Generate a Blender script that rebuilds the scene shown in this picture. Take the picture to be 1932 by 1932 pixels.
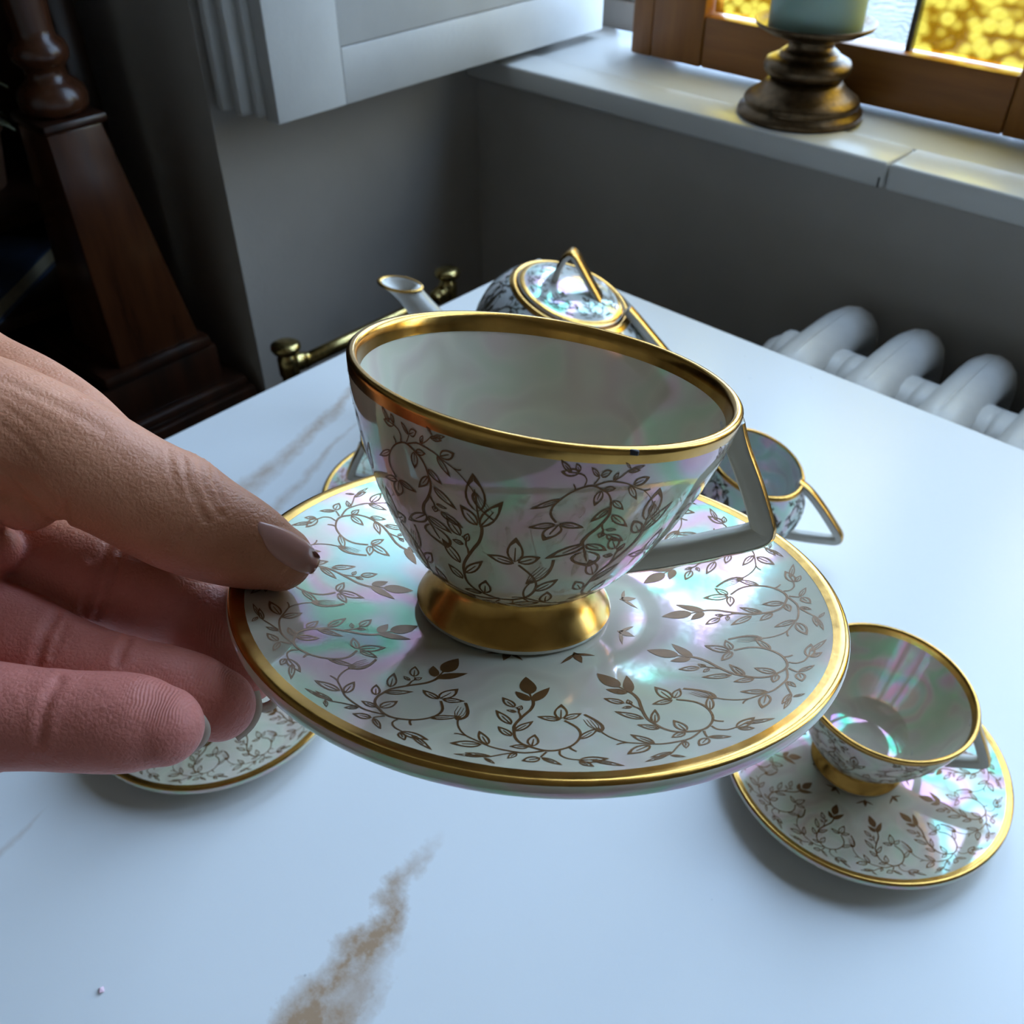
import bpy, bmesh, math, random
from mathutils import Vector, Matrix
from mathutils.bvhtree import BVHTree
for o in list(bpy.data.objects):
    bpy.data.objects.remove(o, do_unlink=True)
SC = bpy.context.scene
COL = SC.collection
random.seed(7)

# ------------------------------------------------------------------ camera
T = 0.75                      # table top height
CAM_H = 0.435                 # camera above the table top
FPX = 1778.77                 # focal length in pixels of the 1932 px frame
RW = [[0.7318833, 0.6814205, -0.0035952],
      [0.4360222, -0.4723535, -0.7660071],
      [-0.5236711, 0.5590602, -0.6428221]]
CAM = Vector((0, 0, T + CAM_H))
RX, RY, RZ = (Vector(r) for r in RW)       # image right, image down, forward
cd = bpy.data.cameras.new('camera')
cam = bpy.data.objects.new('camera', cd)
COL.objects.link(cam)
m = Matrix((RX, -RY, -RZ)).transposed().to_4x4()
m.translation = CAM
cam.matrix_world = m
cd.sensor_width = 36.0
cd.lens = 36.0 * FPX / 1932.0
cd.clip_start = 0.01
cd.dof.use_dof = True
cd.dof.focus_distance = 0.215
cd.dof.aperture_fstop = 36.0
SC.camera = cam

# ------------------------------------------------------------------ light
world = bpy.data.worlds.new('sky')
SC.world = world
world.use_nodes = True
bg = world.node_tree.nodes['Background']
bg.inputs[0].default_value = (0.48, 0.70, 1.0, 1)
bg.inputs[1].default_value = 17.0
def portal(name, loc, rot, sx, sy):
    l = bpy.data.lights.new(name, 'AREA')
    l.shape = 'RECTANGLE'; l.size = sx; l.size_y = sy
    l.cycles.is_portal = True
    o = bpy.data.objects.new(name, l); COL.objects.link(o)
    o.location = loc; o.rotation_euler = rot
portal('window_back_offscreen', (0.02, 1.235, T + 1.04), (math.radians(-90), 0, 0), 1.95, 1.92)
cy = SC.cycles
cy.max_bounces = 7; cy.diffuse_bounces = 3; cy.glossy_bounces = 4; cy.transmission_bounces = 4; cy.transparent_max_bounces = 8
cy.use_adaptive_sampling = True; cy.adaptive_threshold = 0.04
cy.caustics_reflective = False; cy.caustics_refractive = False
vs = SC.view_settings
vs.view_transform = 'Standard'; vs.look = 'None'
vs.exposure = 0.33; vs.gamma = 1.0; vs.use_curve_mapping = False

# ------------------------------------------------------------------ helpers
def PX(x, y, depth):
    """a point at a camera depth (metres) along the ray of a photo pixel"""
    return CAM + (RX * ((x - 966) / FPX) + RY * ((y - 966) / FPX) + RZ) * depth
def to_px(P):
    q = P - CAM
    d = q.dot(RZ)
    return 966 + FPX * q.dot(RX) / d, 966 + FPX * q.dot(RY) / d, d
def mesh(name, verts, faces, smooth=True):
    me = bpy.data.meshes.new(name)
    me.from_pydata([tuple(v) for v in verts], [], faces)
    me.update()
    if smooth:
        me.polygons.foreach_set('use_smooth', [True] * len(me.polygons))
    return me
def obj(name, me, mat=None, parent=None, **props):
    o = bpy.data.objects.new(name, me)
    COL.objects.link(o)
    if mat is not None and me is not None and not me.materials:
        me.materials.append(mat)
    if parent is not None:
        o.parent = parent
    for k, v in props.items():
        o[k] = v
    return o
def thing(name, label, category, loc=(0, 0, 0), group=None):
    o = bpy.data.objects.new(name, None)
    o.empty_display_size = 0.02
    COL.objects.link(o)
    o.location = loc
    o['label'] = label; o['category'] = category
    if group: o['group'] = group
    return o
def tag(o, label, category, group=None):
    o['label'] = label; o['category'] = category
    if group: o['group'] = group
    return o
def struct(name, loc=(0, 0, 0)):
    o = bpy.data.objects.new(name, None); o.empty_display_size = 0.02
    COL.objects.link(o); o.location = loc; o['kind'] = 'structure'
    return o
def copy_tree(o, parent=None):
    c = o.copy(); COL.objects.link(c)
    if parent is not None:
        c.parent = parent
    for ch in list(o.children):
        copy_tree(ch, c)
    return c
def rings_mesh(name, rings, close_start=False, close_end=False, smooth=True, loop=False):
    n = len(rings[0]); V = []; Fc = []
    for r in rings: V += [tuple(p) for p in r]
    m = len(rings)
    for i in range(m if loop else m - 1):
        i2 = (i + 1) % m
        for j in range(n):
            k = (j + 1) % n
            Fc.append((i * n + j, i * n + k, i2 * n + k, i2 * n + j))
    if close_start: Fc.append(tuple(reversed(range(n))))
    if close_end: Fc.append(tuple(range((m - 1) * n, m * n)))
    return mesh(name, V, Fc, smooth)
def lathe(name, prof, seg=64, smooth=True, center=(0, 0, 0)):
    """prof: list of (r, z); r = 0 ends are closed by a tiny ring"""
    c = Vector(center)
    rings = []
    for r, z in prof:
        r = max(r, 1e-5)
        rings.append([c + Vector((r * math.cos(2 * math.pi * j / seg), r * math.sin(2 * math.pi * j / seg), z)) for j in range(seg)])
    return rings_mesh(name, rings, smooth=smooth)
def bevel_box(name, lo, hi, bev=0.002, seg=2, smooth=True):
    bm = bmesh.new()
    bmesh.ops.create_cube(bm, size=1.0)
    for v in bm.verts:
        v.co = Vector([(lo[i] + hi[i]) / 2 + v.co[i] * (hi[i] - lo[i]) for i in range(3)])
    if bev > 0:
        bmesh.ops.bevel(bm, geom=list(bm.edges), offset=bev, segments=seg, affect='EDGES', profile=0.5)
    bmesh.ops.recalc_face_normals(bm, faces=bm.faces)
    me = bpy.data.meshes.new(name); bm.to_mesh(me); bm.free()
    if smooth and bev > 0:
        try:
            me.polygons.foreach_set('use_smooth', [True] * len(me.polygons))
            me.set_sharp_from_angle(angle=math.radians(40))
        except Exception:
            pass
    return me
def boxes_mesh(name, lst):
    V = []; Fc = []
    for lo, hi in lst:
        b = len(V)
        for z in (lo[2], hi[2]):
            V += [(lo[0], lo[1], z), (hi[0], lo[1], z), (hi[0], hi[1], z), (lo[0], hi[1], z)]
        Fc += [(b, b + 3, b + 2, b + 1), (b + 4, b + 5, b + 6, b + 7), (b, b + 1, b + 5, b + 4),
               (b + 1, b + 2, b + 6, b + 5), (b + 2, b + 3, b + 7, b + 6), (b + 3, b, b + 4, b + 7)]
    return mesh(name, V, Fc, False)
def catmull(pts, n=8):
    """pts: list of tuples of any dimension"""
    out = []
    P = [tuple(p) for p in pts]
    for i in range(len(P) - 1):
        p0 = P[max(i - 1, 0)]; p1 = P[i]; p2 = P[i + 1]; p3 = P[min(i + 2, len(P) - 1)]
        for k in range(n):
            t = k / n
            out.append(tuple(0.5 * ((2 * b) + (c - a) * t + (2 * a - 5 * b + 4 * c - d) * t * t + (-a + 3 * b - 3 * c + d) * t ** 3)
                             for a, b, c, d in zip(p0, p1, p2, p3)))
    out.append(P[-1])
    return out
def tube(path, radii, seg=16, up=None, flat=1.0, cap=True):
    """rings along a path of Vectors; flat scales the cross-section along the 'up' side"""
    rings = []
    prev = None
    for i, p in enumerate(path):
        t = (path[min(i + 1, len(path) - 1)] - path[max(i - 1, 0)]).normalized()
        if up is not None:
            s = t.cross(up)
            if s.length < 1e-6: s = prev
            s = s.normalized()
        else:
            ref = prev if prev is not None else (Vector((0, 0, 1)) if abs(t.z) < 0.9 else Vector((1, 0, 0)))
            s = (ref - t * ref.dot(t)).normalized()
        prev = s
        u = s.cross(t).normalized()
        r = radii[i] if hasattr(radii, '__len__') else radii
        rings.append([p + s * (r * math.cos(2 * math.pi * j / seg)) + u * (r * flat * math.sin(2 * math.pi * j / seg)) for j in range(seg)])
    return rings
def tube_mesh(name, path, radii, seg=16, **kw):
    return rings_mesh(name, tube(path, radii, seg, **kw), True, True)

# ------------------------------------------------------------------ materials
def mat(name):
    m = bpy.data.materials.new(name); m.use_nodes = True
    nt = m.node_tree
    return m, nt, nt.nodes['Principled BSDF']
def N(nt, t, **kw):
    n = nt.nodes.new(t)
    for k, v in kw.items():
        if k in n.inputs: n.inputs[k].default_value = v
        else: setattr(n, k, v)
    return n
def ramp(nt, fac, stops):
    r = nt.nodes.new('ShaderNodeValToRGB')
    e = r.color_ramp.elements
    while len(e) < len(stops): e.new(0.5)
    for i, (p, c) in enumerate(stops):
        e[i].position = p; e[i].color = (*c, 1) if len(c) == 3 else c
    nt.links.new(fac, r.inputs[0])
    return r.outputs[0]
def coords(nt, kind='Object', scale=(1, 1, 1), rot=(0, 0, 0), loc=(0, 0, 0)):
    tc = nt.nodes.new('ShaderNodeTexCoord')
    mp = nt.nodes.new('ShaderNodeMapping')
    mp.inputs['Scale'].default_value = scale; mp.inputs['Rotation'].default_value = rot; mp.inputs['Location'].default_value = loc
    nt.links.new(tc.outputs[kind], mp.inputs[0])
    return mp.outputs[0]
def noise(nt, vec, scale, detail=4, rough=0.55, out=0):
    n = N(nt, 'ShaderNodeTexNoise', Scale=scale, Detail=detail, Roughness=rough)
    nt.links.new(vec, n.inputs['Vector'])
    return n.outputs[out]
def bump(nt, b, height, strength=0.2, dist=0.001):
    n = N(nt, 'ShaderNodeBump', Strength=strength, Distance=dist)
    nt.links.new(height, n.inputs['Height'])
    nt.links.new(n.outputs[0], b.inputs['Normal'])
    return n
def math_n(nt, op, a, b=None, c=None):
    n = nt.nodes.new('ShaderNodeMath'); n.operation = op
    for i, v in enumerate((a, b, c)):
        if v is None: continue
        if isinstance(v, (int, float)): n.inputs[i].default_value = v
        else: nt.links.new(v, n.inputs[i])
    return n.outputs[0]
def simple(name, color, rough=0.5, metal=0.0, nscale=None, namt=0.15, bscale=None, bstr=0.1, bdist=0.001, **kw):
    m, nt, b = mat(name)
    b.inputs['Base Color'].default_value = (*color, 1)
    b.inputs['Roughness'].default_value = rough
    b.inputs['Metallic'].default_value = metal
    v = coords(nt)
    if nscale:
        c2 = tuple(max(0, c * (1 - namt)) for c in color); c3 = tuple(min(1, c * (1 + namt)) for c in color)
        nt.links.new(ramp(nt, noise(nt, v, nscale), [(0.3, c2), (0.7, c3)]), b.inputs['Base Color'])
    if bscale:
        bump(nt, b, noise(nt, v, bscale, 6), bstr, bdist)
    for k, val in kw.items():
        b.inputs[k.replace('_', ' ')].default_value = val
    return m
M = {}
# pearl lustre glaze: cream porcelain under a thin iridescent film
def lustre(name, a, b_, film=(380, 780), fscale=24.0):
    m, nt, b = mat(name)
    v = coords(nt)
    nt.links.new(ramp(nt, noise(nt, v, 35, 3), [(0.35, a), (0.65, b_)]), b.inputs['Base Color'])
    b.inputs['Roughness'].default_value = 0.07
    b.inputs['IOR'].default_value = 1.5
    mr = N(nt, 'ShaderNodeMapRange'); mr.inputs['From Min'].default_value = 0.3; mr.inputs['From Max'].default_value = 0.7
    mr.inputs['To Min'].default_value = film[0]; mr.inputs['To Max'].default_value = film[1]
    nt.links.new(noise(nt, v, fscale, 2, 0.5), mr.inputs[0])
    nt.links.new(mr.outputs[0], b.inputs['Thin Film Thickness'])
    b.inputs['Thin Film IOR'].default_value = 1.95
    bump(nt, b, noise(nt, v, 90, 3), 0.05, 0.0006)
    return m
M['pearl'] = lustre('pearl_lustre_porcelain', (0.63, 0.595, 0.45), (0.63, 0.54, 0.455))
M['pearl_cool'] = lustre('pale_lustre_porcelain', (0.62, 0.65, 0.62), (0.62, 0.60, 0.58))
M['china_white'] = simple('white_glazed_porcelain', (0.55, 0.51, 0.45), 0.12, nscale=60, namt=0.05)
def gold(name, col, rough, vary=0.25, metal=1.0):
    m, nt, b = mat(name)
    v = coords(nt)
    c2 = tuple(c * (1 - vary) for c in col)
    nt.links.new(ramp(nt, noise(nt, v, 140, 5), [(0.3, c2), (0.65, col)]), b.inputs['Base Color'])
    b.inputs['Metallic'].default_value = metal
    mr = N(nt, 'ShaderNodeMapRange'); mr.inputs['To Min'].default_value = rough * 0.6; mr.inputs['To Max'].default_value = rough * 1.5
    nt.links.new(noise(nt, v, 260, 4), mr.inputs[0]); nt.links.new(mr.outputs[0], b.inputs['Roughness'])
    bump(nt, b, noise(nt, v, 220, 4), 0.08, 0.0005)
    return m
M['gold'] = gold('worn_gilding', (0.60, 0.335, 0.085), 0.20)
M['gilt_print'] = gold('printed_gilt_vine', (0.20, 0.095, 0.032), 0.36, 0.3, 0.45)
M['gilt_dark'] = gold('printed_gilt_vine_dull', (0.07, 0.055, 0.03), 0.42, 0.3, 0.4)
M['brass'] = gold('aged_brass', (0.50, 0.38, 0.15), 0.22, 0.5)
M['bronze'] = gold('dark_bronze', (0.16, 0.105, 0.06), 0.38, 0.45)
M['plaster'] = simple('grey_white_plaster', (0.43, 0.39, 0.35), 0.75, nscale=6, namt=0.07, bscale=45, bstr=0.25, bdist=0.003)
M['room'] = simple('warm_room_plaster', (0.66, 0.58, 0.48), 0.8, nscale=4, namt=0.08, bscale=40, bstr=0.2, bdist=0.003)
M['shutter'] = simple('white_gloss_paint', (0.62, 0.60, 0.57), 0.42, nscale=14, namt=0.04, bscale=70, bstr=0.3, bdist=0.0015)
M['radiator'] = simple('old_white_radiator_enamel', (0.62, 0.59, 0.55), 0.4, nscale=30, namt=0.08, bscale=110, bstr=0.25, bdist=0.001)
M['candle'] = simple('pale_green_wax', (0.36, 0.50, 0.42), 0.45, nscale=12, namt=0.06, Subsurface_Weight=0.25, Subsurface_Scale=0.01)
M['flake'] = simple('pink_flake', (0.75, 0.5, 0.58), 0.4, nscale=300, namt=0.1)
M['dark'] = simple('dark_fleck', (0.02, 0.015, 0.02), 0.5, nscale=400)
M['leaf'] = simple('pale_leaf', (0.30, 0.33, 0.22), 0.6, nscale=40, namt=0.3)
M['bluepaper'] = simple('blue_cover', (0.06, 0.09, 0.16), 0.5, nscale=40, namt=0.2)
M['creampaper'] = simple('cream_paper', (0.45, 0.40, 0.28), 0.6, nscale=60, namt=0.1)
M['pot'] = simple('terracotta', (0.25, 0.13, 0.08), 0.7, nscale=40, namt=0.2)
M['lead'] = simple('dark_lead', (0.05, 0.05, 0.05), 0.5, 0.4, nscale=90, namt=0.2)
M['iron'] = simple('black_painted_iron', (0.03, 0.03, 0.03), 0.45, 0.3, nscale=50, namt=0.2)
M['ground'] = simple('pale_courtyard_ground', (0.075, 0.066, 0.05), 0.9, nscale=3, namt=0.2)
M['nail'] = simple('fingernail', (0.60, 0.30, 0.25), 0.30, nscale=160, namt=0.05, Subsurface_Weight=0.1, Subsurface_Scale=0.003)
M['nail_edge'] = simple('nail_free_edge', (0.55, 0.43, 0.34), 0.3, nscale=160, namt=0.05)
def wood(name, a, b_, rough, axis_scale, gscale=18):
    m, nt, b = mat(name)
    v = coords(nt, scale=axis_scale)
    nt.links.new(ramp(nt, noise(nt, v, gscale, 7, 0.6), [(0.3, a), (0.7, b_)]), b.inputs['Base Color'])
    b.inputs['Roughness'].default_value = rough
    bump(nt, b, noise(nt, v, gscale * 2, 6), 0.12, 0.001)
    return m
M['mahogany'] = wood('dark_mahogany', (0.010, 0.0045, 0.0025), (0.035, 0.011, 0.005), 0.3, (3, 3, 0.4))
M['mahogany_red'] = wood('red_brown_mahogany', (0.03, 0.009, 0.0035), (0.065, 0.02, 0.007), 0.26, (3, 3, 0.4))
M['window_wood_v'] = wood('orange_varnished_pine_upright', (0.20, 0.068, 0.010), (0.33, 0.125, 0.022), 0.42, (3, 3, 0.3))
M['window_wood_h'] = wood('orange_varnished_pine_rail', (0.20, 0.068, 0.010), (0.33, 0.125, 0.022), 0.42, (0.3, 3, 3))
M['floor'] = wood('dark_floor_boards', (0.05, 0.03, 0.02), (0.11, 0.065, 0.04), 0.4, (0.4, 3, 3))

def marble(name, base, veins, rough=0.30, scratch=True):
    """veins: list of (x, y, length from, length to, half width, tilt, strength) on the top, object space"""
    m, nt, b = mat(name)
    tc = nt.nodes.new('ShaderNodeTexCoord')
    v = tc.outputs['Object']
    n1 = noise(nt, v, 3.0, 6)
    cloud = ramp(nt, n1, [(0.25, tuple(c * 0.96 for c in base)), (0.7, base)])
    col = cloud
    wob = noise(nt, v, 14, 7, 0.65)
    fine = noise(nt, v, 70, 6, 0.7)
    for (x, y, y0, y1, hw, tilt, stg) in veins:
        mp = nt.nodes.new('ShaderNodeMapping'); mp.vector_type = 'TEXTURE'
        mp.inputs['Location'].default_value = (x, y, 0); mp.inputs['Rotation'].default_value = (0, 0, tilt)
        nt.links.new(v, mp.inputs[0])
        sp = nt.nodes.new('ShaderNodeSeparateXYZ'); nt.links.new(mp.outputs[0], sp.inputs[0])
        w = math_n(nt, 'MULTIPLY', math_n(nt, 'SUBTRACT', wob, 0.5), hw * 3.2)
        d = math_n(nt, 'ABSOLUTE', math_n(nt, 'ADD', sp.outputs[0], w))
        # taper towards y1
        tp = N(nt, 'ShaderNodeMapRange'); tp.inputs['From Min'].default_value = y0; tp.inputs['From Max'].default_value = y1
        tp.inputs['To Min'].default_value = 1.0; tp.inputs['To Max'].default_value = 0.0
        nt.links.new(sp.outputs[1], tp.inputs[0])
        t0 = N(nt, 'ShaderNodeMapRange'); t0.inputs['From Min'].default_value = y0 - 0.04; t0.inputs['From Max'].default_value = y0
        nt.links.new(sp.outputs[1], t0.inputs[0])
        wid = math_n(nt, 'MULTIPLY_ADD', tp.outputs[0], hw, hw * 0.15)
        f = math_n(nt, 'SUBTRACT', 1.0, math_n(nt, 'DIVIDE', d, wid))
        f = math_n(nt, 'MAXIMUM', f, 0.0)
        f = math_n(nt, 'POWER', f, 0.8)
        f = math_n(nt, 'MULTIPLY', f, math_n(nt, 'MULTIPLY_ADD', fine, 1.6, -0.15))
        f = math_n(nt, 'MULTIPLY', f, math_n(nt, 'MINIMUM', 1.0, math_n(nt, 'MULTIPLY', tp.outputs[0], 3.0)))
        f = math_n(nt, 'MULTIPLY', math_n(nt, 'MULTIPLY', f, t0.outputs[0]), stg)
        f = math_n(nt, 'MINIMUM', f, 0.92)
        mx = nt.nodes.new('ShaderNodeMix'); mx.data_type = 'RGBA'
        nt.links.new(f, mx.inputs[0]); nt.links.new(col, mx.inputs[6])
        mx.inputs[7].default_value = (0.42, 0.25, 0.13, 1)
        col = mx.outputs[2]
    # tiny dark specks
    vo = N(nt, 'ShaderNodeTexVoronoi', Scale=55.0); nt.links.new(v, vo.inputs['Vector'])
    sp_ = math_n(nt, 'LESS_THAN', vo.outputs['Distance'], 0.035)
    sp_ = math_n(nt, 'MULTIPLY', sp_, math_n(nt, 'GREATER_THAN', n1, 0.52))
    mx = nt.nodes.new('ShaderNodeMix'); mx.data_type = 'RGBA'
    nt.links.new(math_n(nt, 'MULTIPLY', sp_, 0.35), mx.inputs[0]); nt.links.new(col, mx.inputs[6]); mx.inputs[7].default_value = (0.2, 0.18, 0.18, 1)
    nt.links.new(mx.outputs[2], b.inputs['Base Color'])
    b.inputs['IOR'].default_value = 1.33
    if scratch:
        mr = N(nt, 'ShaderNodeMapRange'); mr.inputs['From Min'].default_value = 0.35; mr.inputs['From Max'].default_value = 0.7
        mr.inputs['To Min'].default_value = rough * 0.97; mr.inputs['To Max'].default_value = rough * 1.05
        nt.links.new(noise(nt, v, 18, 8, 0.7), mr.inputs[0]); nt.links.new(mr.outputs[0], b.inputs['Roughness'])
        # hairline scratches: thin lines of strongly stretched noise in two directions
        hs = None
        for rz in (0.35, -0.9, 1.35):
            mp = nt.nodes.new('ShaderNodeMapping'); mp.inputs['Rotation'].default_value = (0, 0, rz); mp.inputs['Scale'].default_value = (260, 14, 1)
            nt.links.new(v, mp.inputs[0])
            s = noise(nt, mp.outputs[0], 1.0, 2)
            s = math_n(nt, 'GREATER_THAN', s, 0.74)
            hs = s if hs is None else math_n(nt, 'MAXIMUM', hs, s)
        h = math_n(nt, 'MULTIPLY_ADD', hs, -0.35, noise(nt, v, 240, 3))
        bump(nt, b, h, 0.07, 0.0006)
    else:
        b.inputs['Roughness'].default_value = rough
    return m
M['marble'] = marble('veined_white_marble', (0.83, 0.83, 0.83),
    [(-0.182, 0.065, -0.06, 0.108, 0.022, 0.30, 1.5), (-0.168, 0.065, -0.10, 0.06, 0.022, 0.30, 0.9),
     (-0.514, 0.26, -0.07, 0.26, 0.013, 0.335, 0.8), (-0.481, 0.258, -0.06, 0.16, 0.008, 0.35, 0.6),
     (-0.366, 0.027, -0.04, 0.012, 0.005, 0.2, 0.5)])
M['sill_marble'] = marble('grey_white_marble', (0.62, 0.60, 0.57), [(-0.3, 0.97, -0.2, 0.2, 0.01, 1.3, 0.2)], 0.3, False)

def glass(name, col_cell, col_gap, scale, kind):
    """window glass: part clear, part diffusing, no refraction tricks"""
    m, nt, b = mat(name)
    nt.nodes.remove(b)
    out = nt.nodes['Material Output']
    v = coords(nt)
    if kind == 'cells':
        vo = N(nt, 'ShaderNodeTexVoronoi', Scale=scale); vo.feature = 'SMOOTH_F1'; vo.inputs['Smoothness'].default_value = 0.25
        mpv = coords(nt, scale=(1, 0.05, 1.25)); nt.links.new(mpv, vo.inputs['Vector'])
        c = ramp(nt, vo.outputs['Distance'], [(0.42, col_cell), (0.72, col_gap)])
        hgt = vo.outputs['Distance']
    else:
        wv = N(nt, 'ShaderNodeTexWave', Scale=scale, Distortion=9.0, Detail=2.0); wv.bands_direction = 'Z'
        nt.links.new(coords(nt), wv.inputs['Vector'])
        c = ramp(nt, wv.outputs['Fac'], [(0.2, col_gap), (0.6, col_cell)])
        hgt = wv.outputs['Fac']
    tr = nt.nodes.new('ShaderNodeBsdfTransparent'); tl = nt.nodes.new('ShaderNodeBsdfTranslucent')
    gl = N(nt, 'ShaderNodeBsdfGlossy', Roughness=0.12)
    bp = N(nt, 'ShaderNodeBump', Strength=0.5, Distance=0.002); nt.links.new(hgt, bp.inputs['Height']); nt.links.new(bp.outputs[0], gl.inputs['Normal'])
    nt.links.new(c, tr.inputs[0]); nt.links.new(c, tl.inputs[0])
    m1 = nt.nodes.new('ShaderNodeMixShader'); m1.inputs[0].default_value = 0.035
    nt.links.new(tr.outputs[0], m1.inputs[1]); nt.links.new(tl.outputs[0], m1.inputs[2])
    m2 = nt.nodes.new('ShaderNodeMixShader'); m2.inputs[0].default_value = 0.06
    nt.links.new(m1.outputs[0], m2.inputs[1]); nt.links.new(gl.outputs[0], m2.inputs[2])
    nt.links.new(m2.outputs[0], out.inputs[0])
    return m
M['yellow_glass'] = glass('yellow_hammered_glass', (0.86, 0.70, 0.24), (0.50, 0.31, 0.05), 66, 'cells')
M['clear_glass'] = glass('clear_rippled_glass', (0.80, 0.80, 0.80), (0.60, 0.61, 0.62), 60, 'wave')

def skin():
    m, nt, b = mat('skin')
    v = coords(nt)
    at = nt.nodes.new('ShaderNodeAttribute'); at.attribute_name = 'tone'
    tan = ramp(nt, noise(nt, v, 70, 5), [(0.3, (0.52, 0.205, 0.108)), (0.7, (0.66, 0.285, 0.16))])
    red = ramp(nt, noise(nt, v, 60, 5), [(0.3, (0.57, 0.175, 0.14)), (0.7, (0.72, 0.245, 0.20))])
    mx = nt.nodes.new('ShaderNodeMix'); mx.data_type = 'RGBA'
    nt.links.new(at.outputs['Fac'], mx.inputs[0]); nt.links.new(tan, mx.inputs[6]); nt.links.new(red, mx.inputs[7])
    nt.links.new(mx.outputs[2], b.inputs['Base Color'])
    b.inputs['Roughness'].default_value = 0.5; b.inputs['Specular IOR Level'].default_value = 0.35
    b.inputs['Subsurface Weight'].default_value = 0.18
    b.inputs['Subsurface Radius'].default_value = (1.0, 0.35, 0.2)
    b.inputs['Subsurface Scale'].default_value = 0.004
    vo = N(nt, 'ShaderNodeTexVoronoi', Scale=900.0); vo.feature = 'DISTANCE_TO_EDGE'; nt.links.new(v, vo.inputs['Vector'])
    h = math_n(nt, 'ADD', math_n(nt, 'MULTIPLY', vo.outputs['Distance'], 0.5), noise(nt, v, 260, 5, 0.6))
    # finger-pad ridges, only where the 'ridge' mask says so
    ra = nt.nodes.new('ShaderNodeAttribute'); ra.attribute_name = 'ridge'
    dp = nt.nodes.new('ShaderNodeVectorMath'); dp.operation = 'DOT_PRODUCT'; dp.inputs[1].default_value = tuple(RX)
    tcn = nt.nodes.new('ShaderNodeTexCoord'); nt.links.new(tcn.outputs['Object'], dp.inputs[0])
    wob = math_n(nt, 'MULTIPLY_ADD', noise(nt, v, 90, 2), 0.004, dp.outputs['Value'])
    sn = math_n(nt, 'SINE', math_n(nt, 'MULTIPLY', wob, 2 * math.pi / 0.00058))
    h = math_n(nt, 'ADD', h, math_n(nt, 'MULTIPLY', math_n(nt, 'MULTIPLY', sn, ra.outputs['Fac']), 0.35))
    # stretched fine wrinkles
    mpw = coords(nt, scale=(1.0, 0.35, 0.6), rot=(0.3, 0.5, 0.8))
    h = math_n(nt, 'ADD', h, math_n(nt, 'MULTIPLY', noise(nt, mpw, 700, 4, 0.65), 0.8))
    bump(nt, b, h, 0.42, 0.0009)
    return m
M['skin'] = skin()
# ------------------------------------------------------------------ room shell (metres; z measured from the table top + T)
WX = -0.95        # left wall plane
WY = 0.95         # window wall plane (below the sill)
XR, YB, ZC = 2.2, -2.2, 2.95
def tz(z): return T + z
def sbox(name, lst, m, parent=None):
    o = obj(name, boxes_mesh(name, lst), m, parent)
    if parent is None: o['kind'] = 'structure'
    return o
fl = sbox('floor', [((-1.9, YB - 0.2, -0.05), (XR + 0.2, 1.3, -0.012))], M['floor'])
pl = None
for i in range(22):                                    # boards near the table that could be seen past its edge
    y0 = -1.2 + i * 0.11
    me = bevel_box('plank', (-1.72, y0 + 0.0015, -0.012), (XR, y0 + 0.1085, 0.0), 0.0015, 1)
    obj('plank', me, M['floor'], fl)
sbox('floor_rest', [((-1.72, YB, -0.012), (XR, -1.2, 0.0))], M['floor'], fl)
sbox('ceiling', [((-1.9, YB - 0.2, ZC), (XR + 0.2, 1.3, ZC + 0.1))], M['room'])
# left wall: thick pier by the window, open niche in front of it
sbox('wall_left', [((-1.75, 0.545, 0), (WX, 1.25, ZC))], M['plaster'])
sbox('wall_niche', [((-1.9, YB, 0), (-1.75, 1.25, ZC))], M['room'])
sbox('wall_back', [((-1.9, YB - 0.2, 0), (XR + 0.2, YB, ZC))], M['room'])
# window wall with its opening
OX0, OX1, OZ0, OZ1 = -0.95, 1.0, tz(0.078), tz(2.0)
sbox('wall_window', [((WX, WY, 0), (XR, 1.22, OZ0)), ((OX1, WY, OZ0), (XR, 1.22, ZC)), ((WX, WY, OZ1), (OX1, 1.22, ZC))], M['plaster'])
sbox('wall_right', [((XR, YB, 0), (XR + 0.15, 1.3, ZC))], M['room'])
def wpart(name, lo, hi, m, parent, bev=0.003):
    off = parent.location
    return obj(name, bevel_box(name, tuple(lo[i] - off[i] for i in range(3)), tuple(hi[i] - off[i] for i in range(3)), bev, 2), m, parent)
sbox('ground_outside', [((-12, 1.3, -0.8), (14, 30, -0.7))], M['ground'])

# marble sill in two depths, the front one in two lengths with a crack between
SILL_T, SILL_B = tz(0.103), tz(0.077)
sill = struct('trim_1', (0, 0.925, SILL_B))
def slab(x0, x1, y0, y1, dz=0.0, bev=0.004):
    return obj('marble_slab', bevel_box('marble_slab', (x0, y0 - 0.925, 0), (x1, y1 - 0.925, SILL_T - SILL_B + dz), bev, 3), M['sill_marble'], sill)
slab(-0.948, -0.3615, 0.925, 0.985)
slab(-0.3600, 1.0, 0.925, 0.985)
slab(-0.948, 1.0, 0.9875, 1.215, -0.0022, 0.002)
obj('chip', bevel_box('chip', (-0.3675, -0.0006, 0.001), (-0.3655, 0.001, 0.011), 0.0003, 1), M['dark'], sill)
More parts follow.
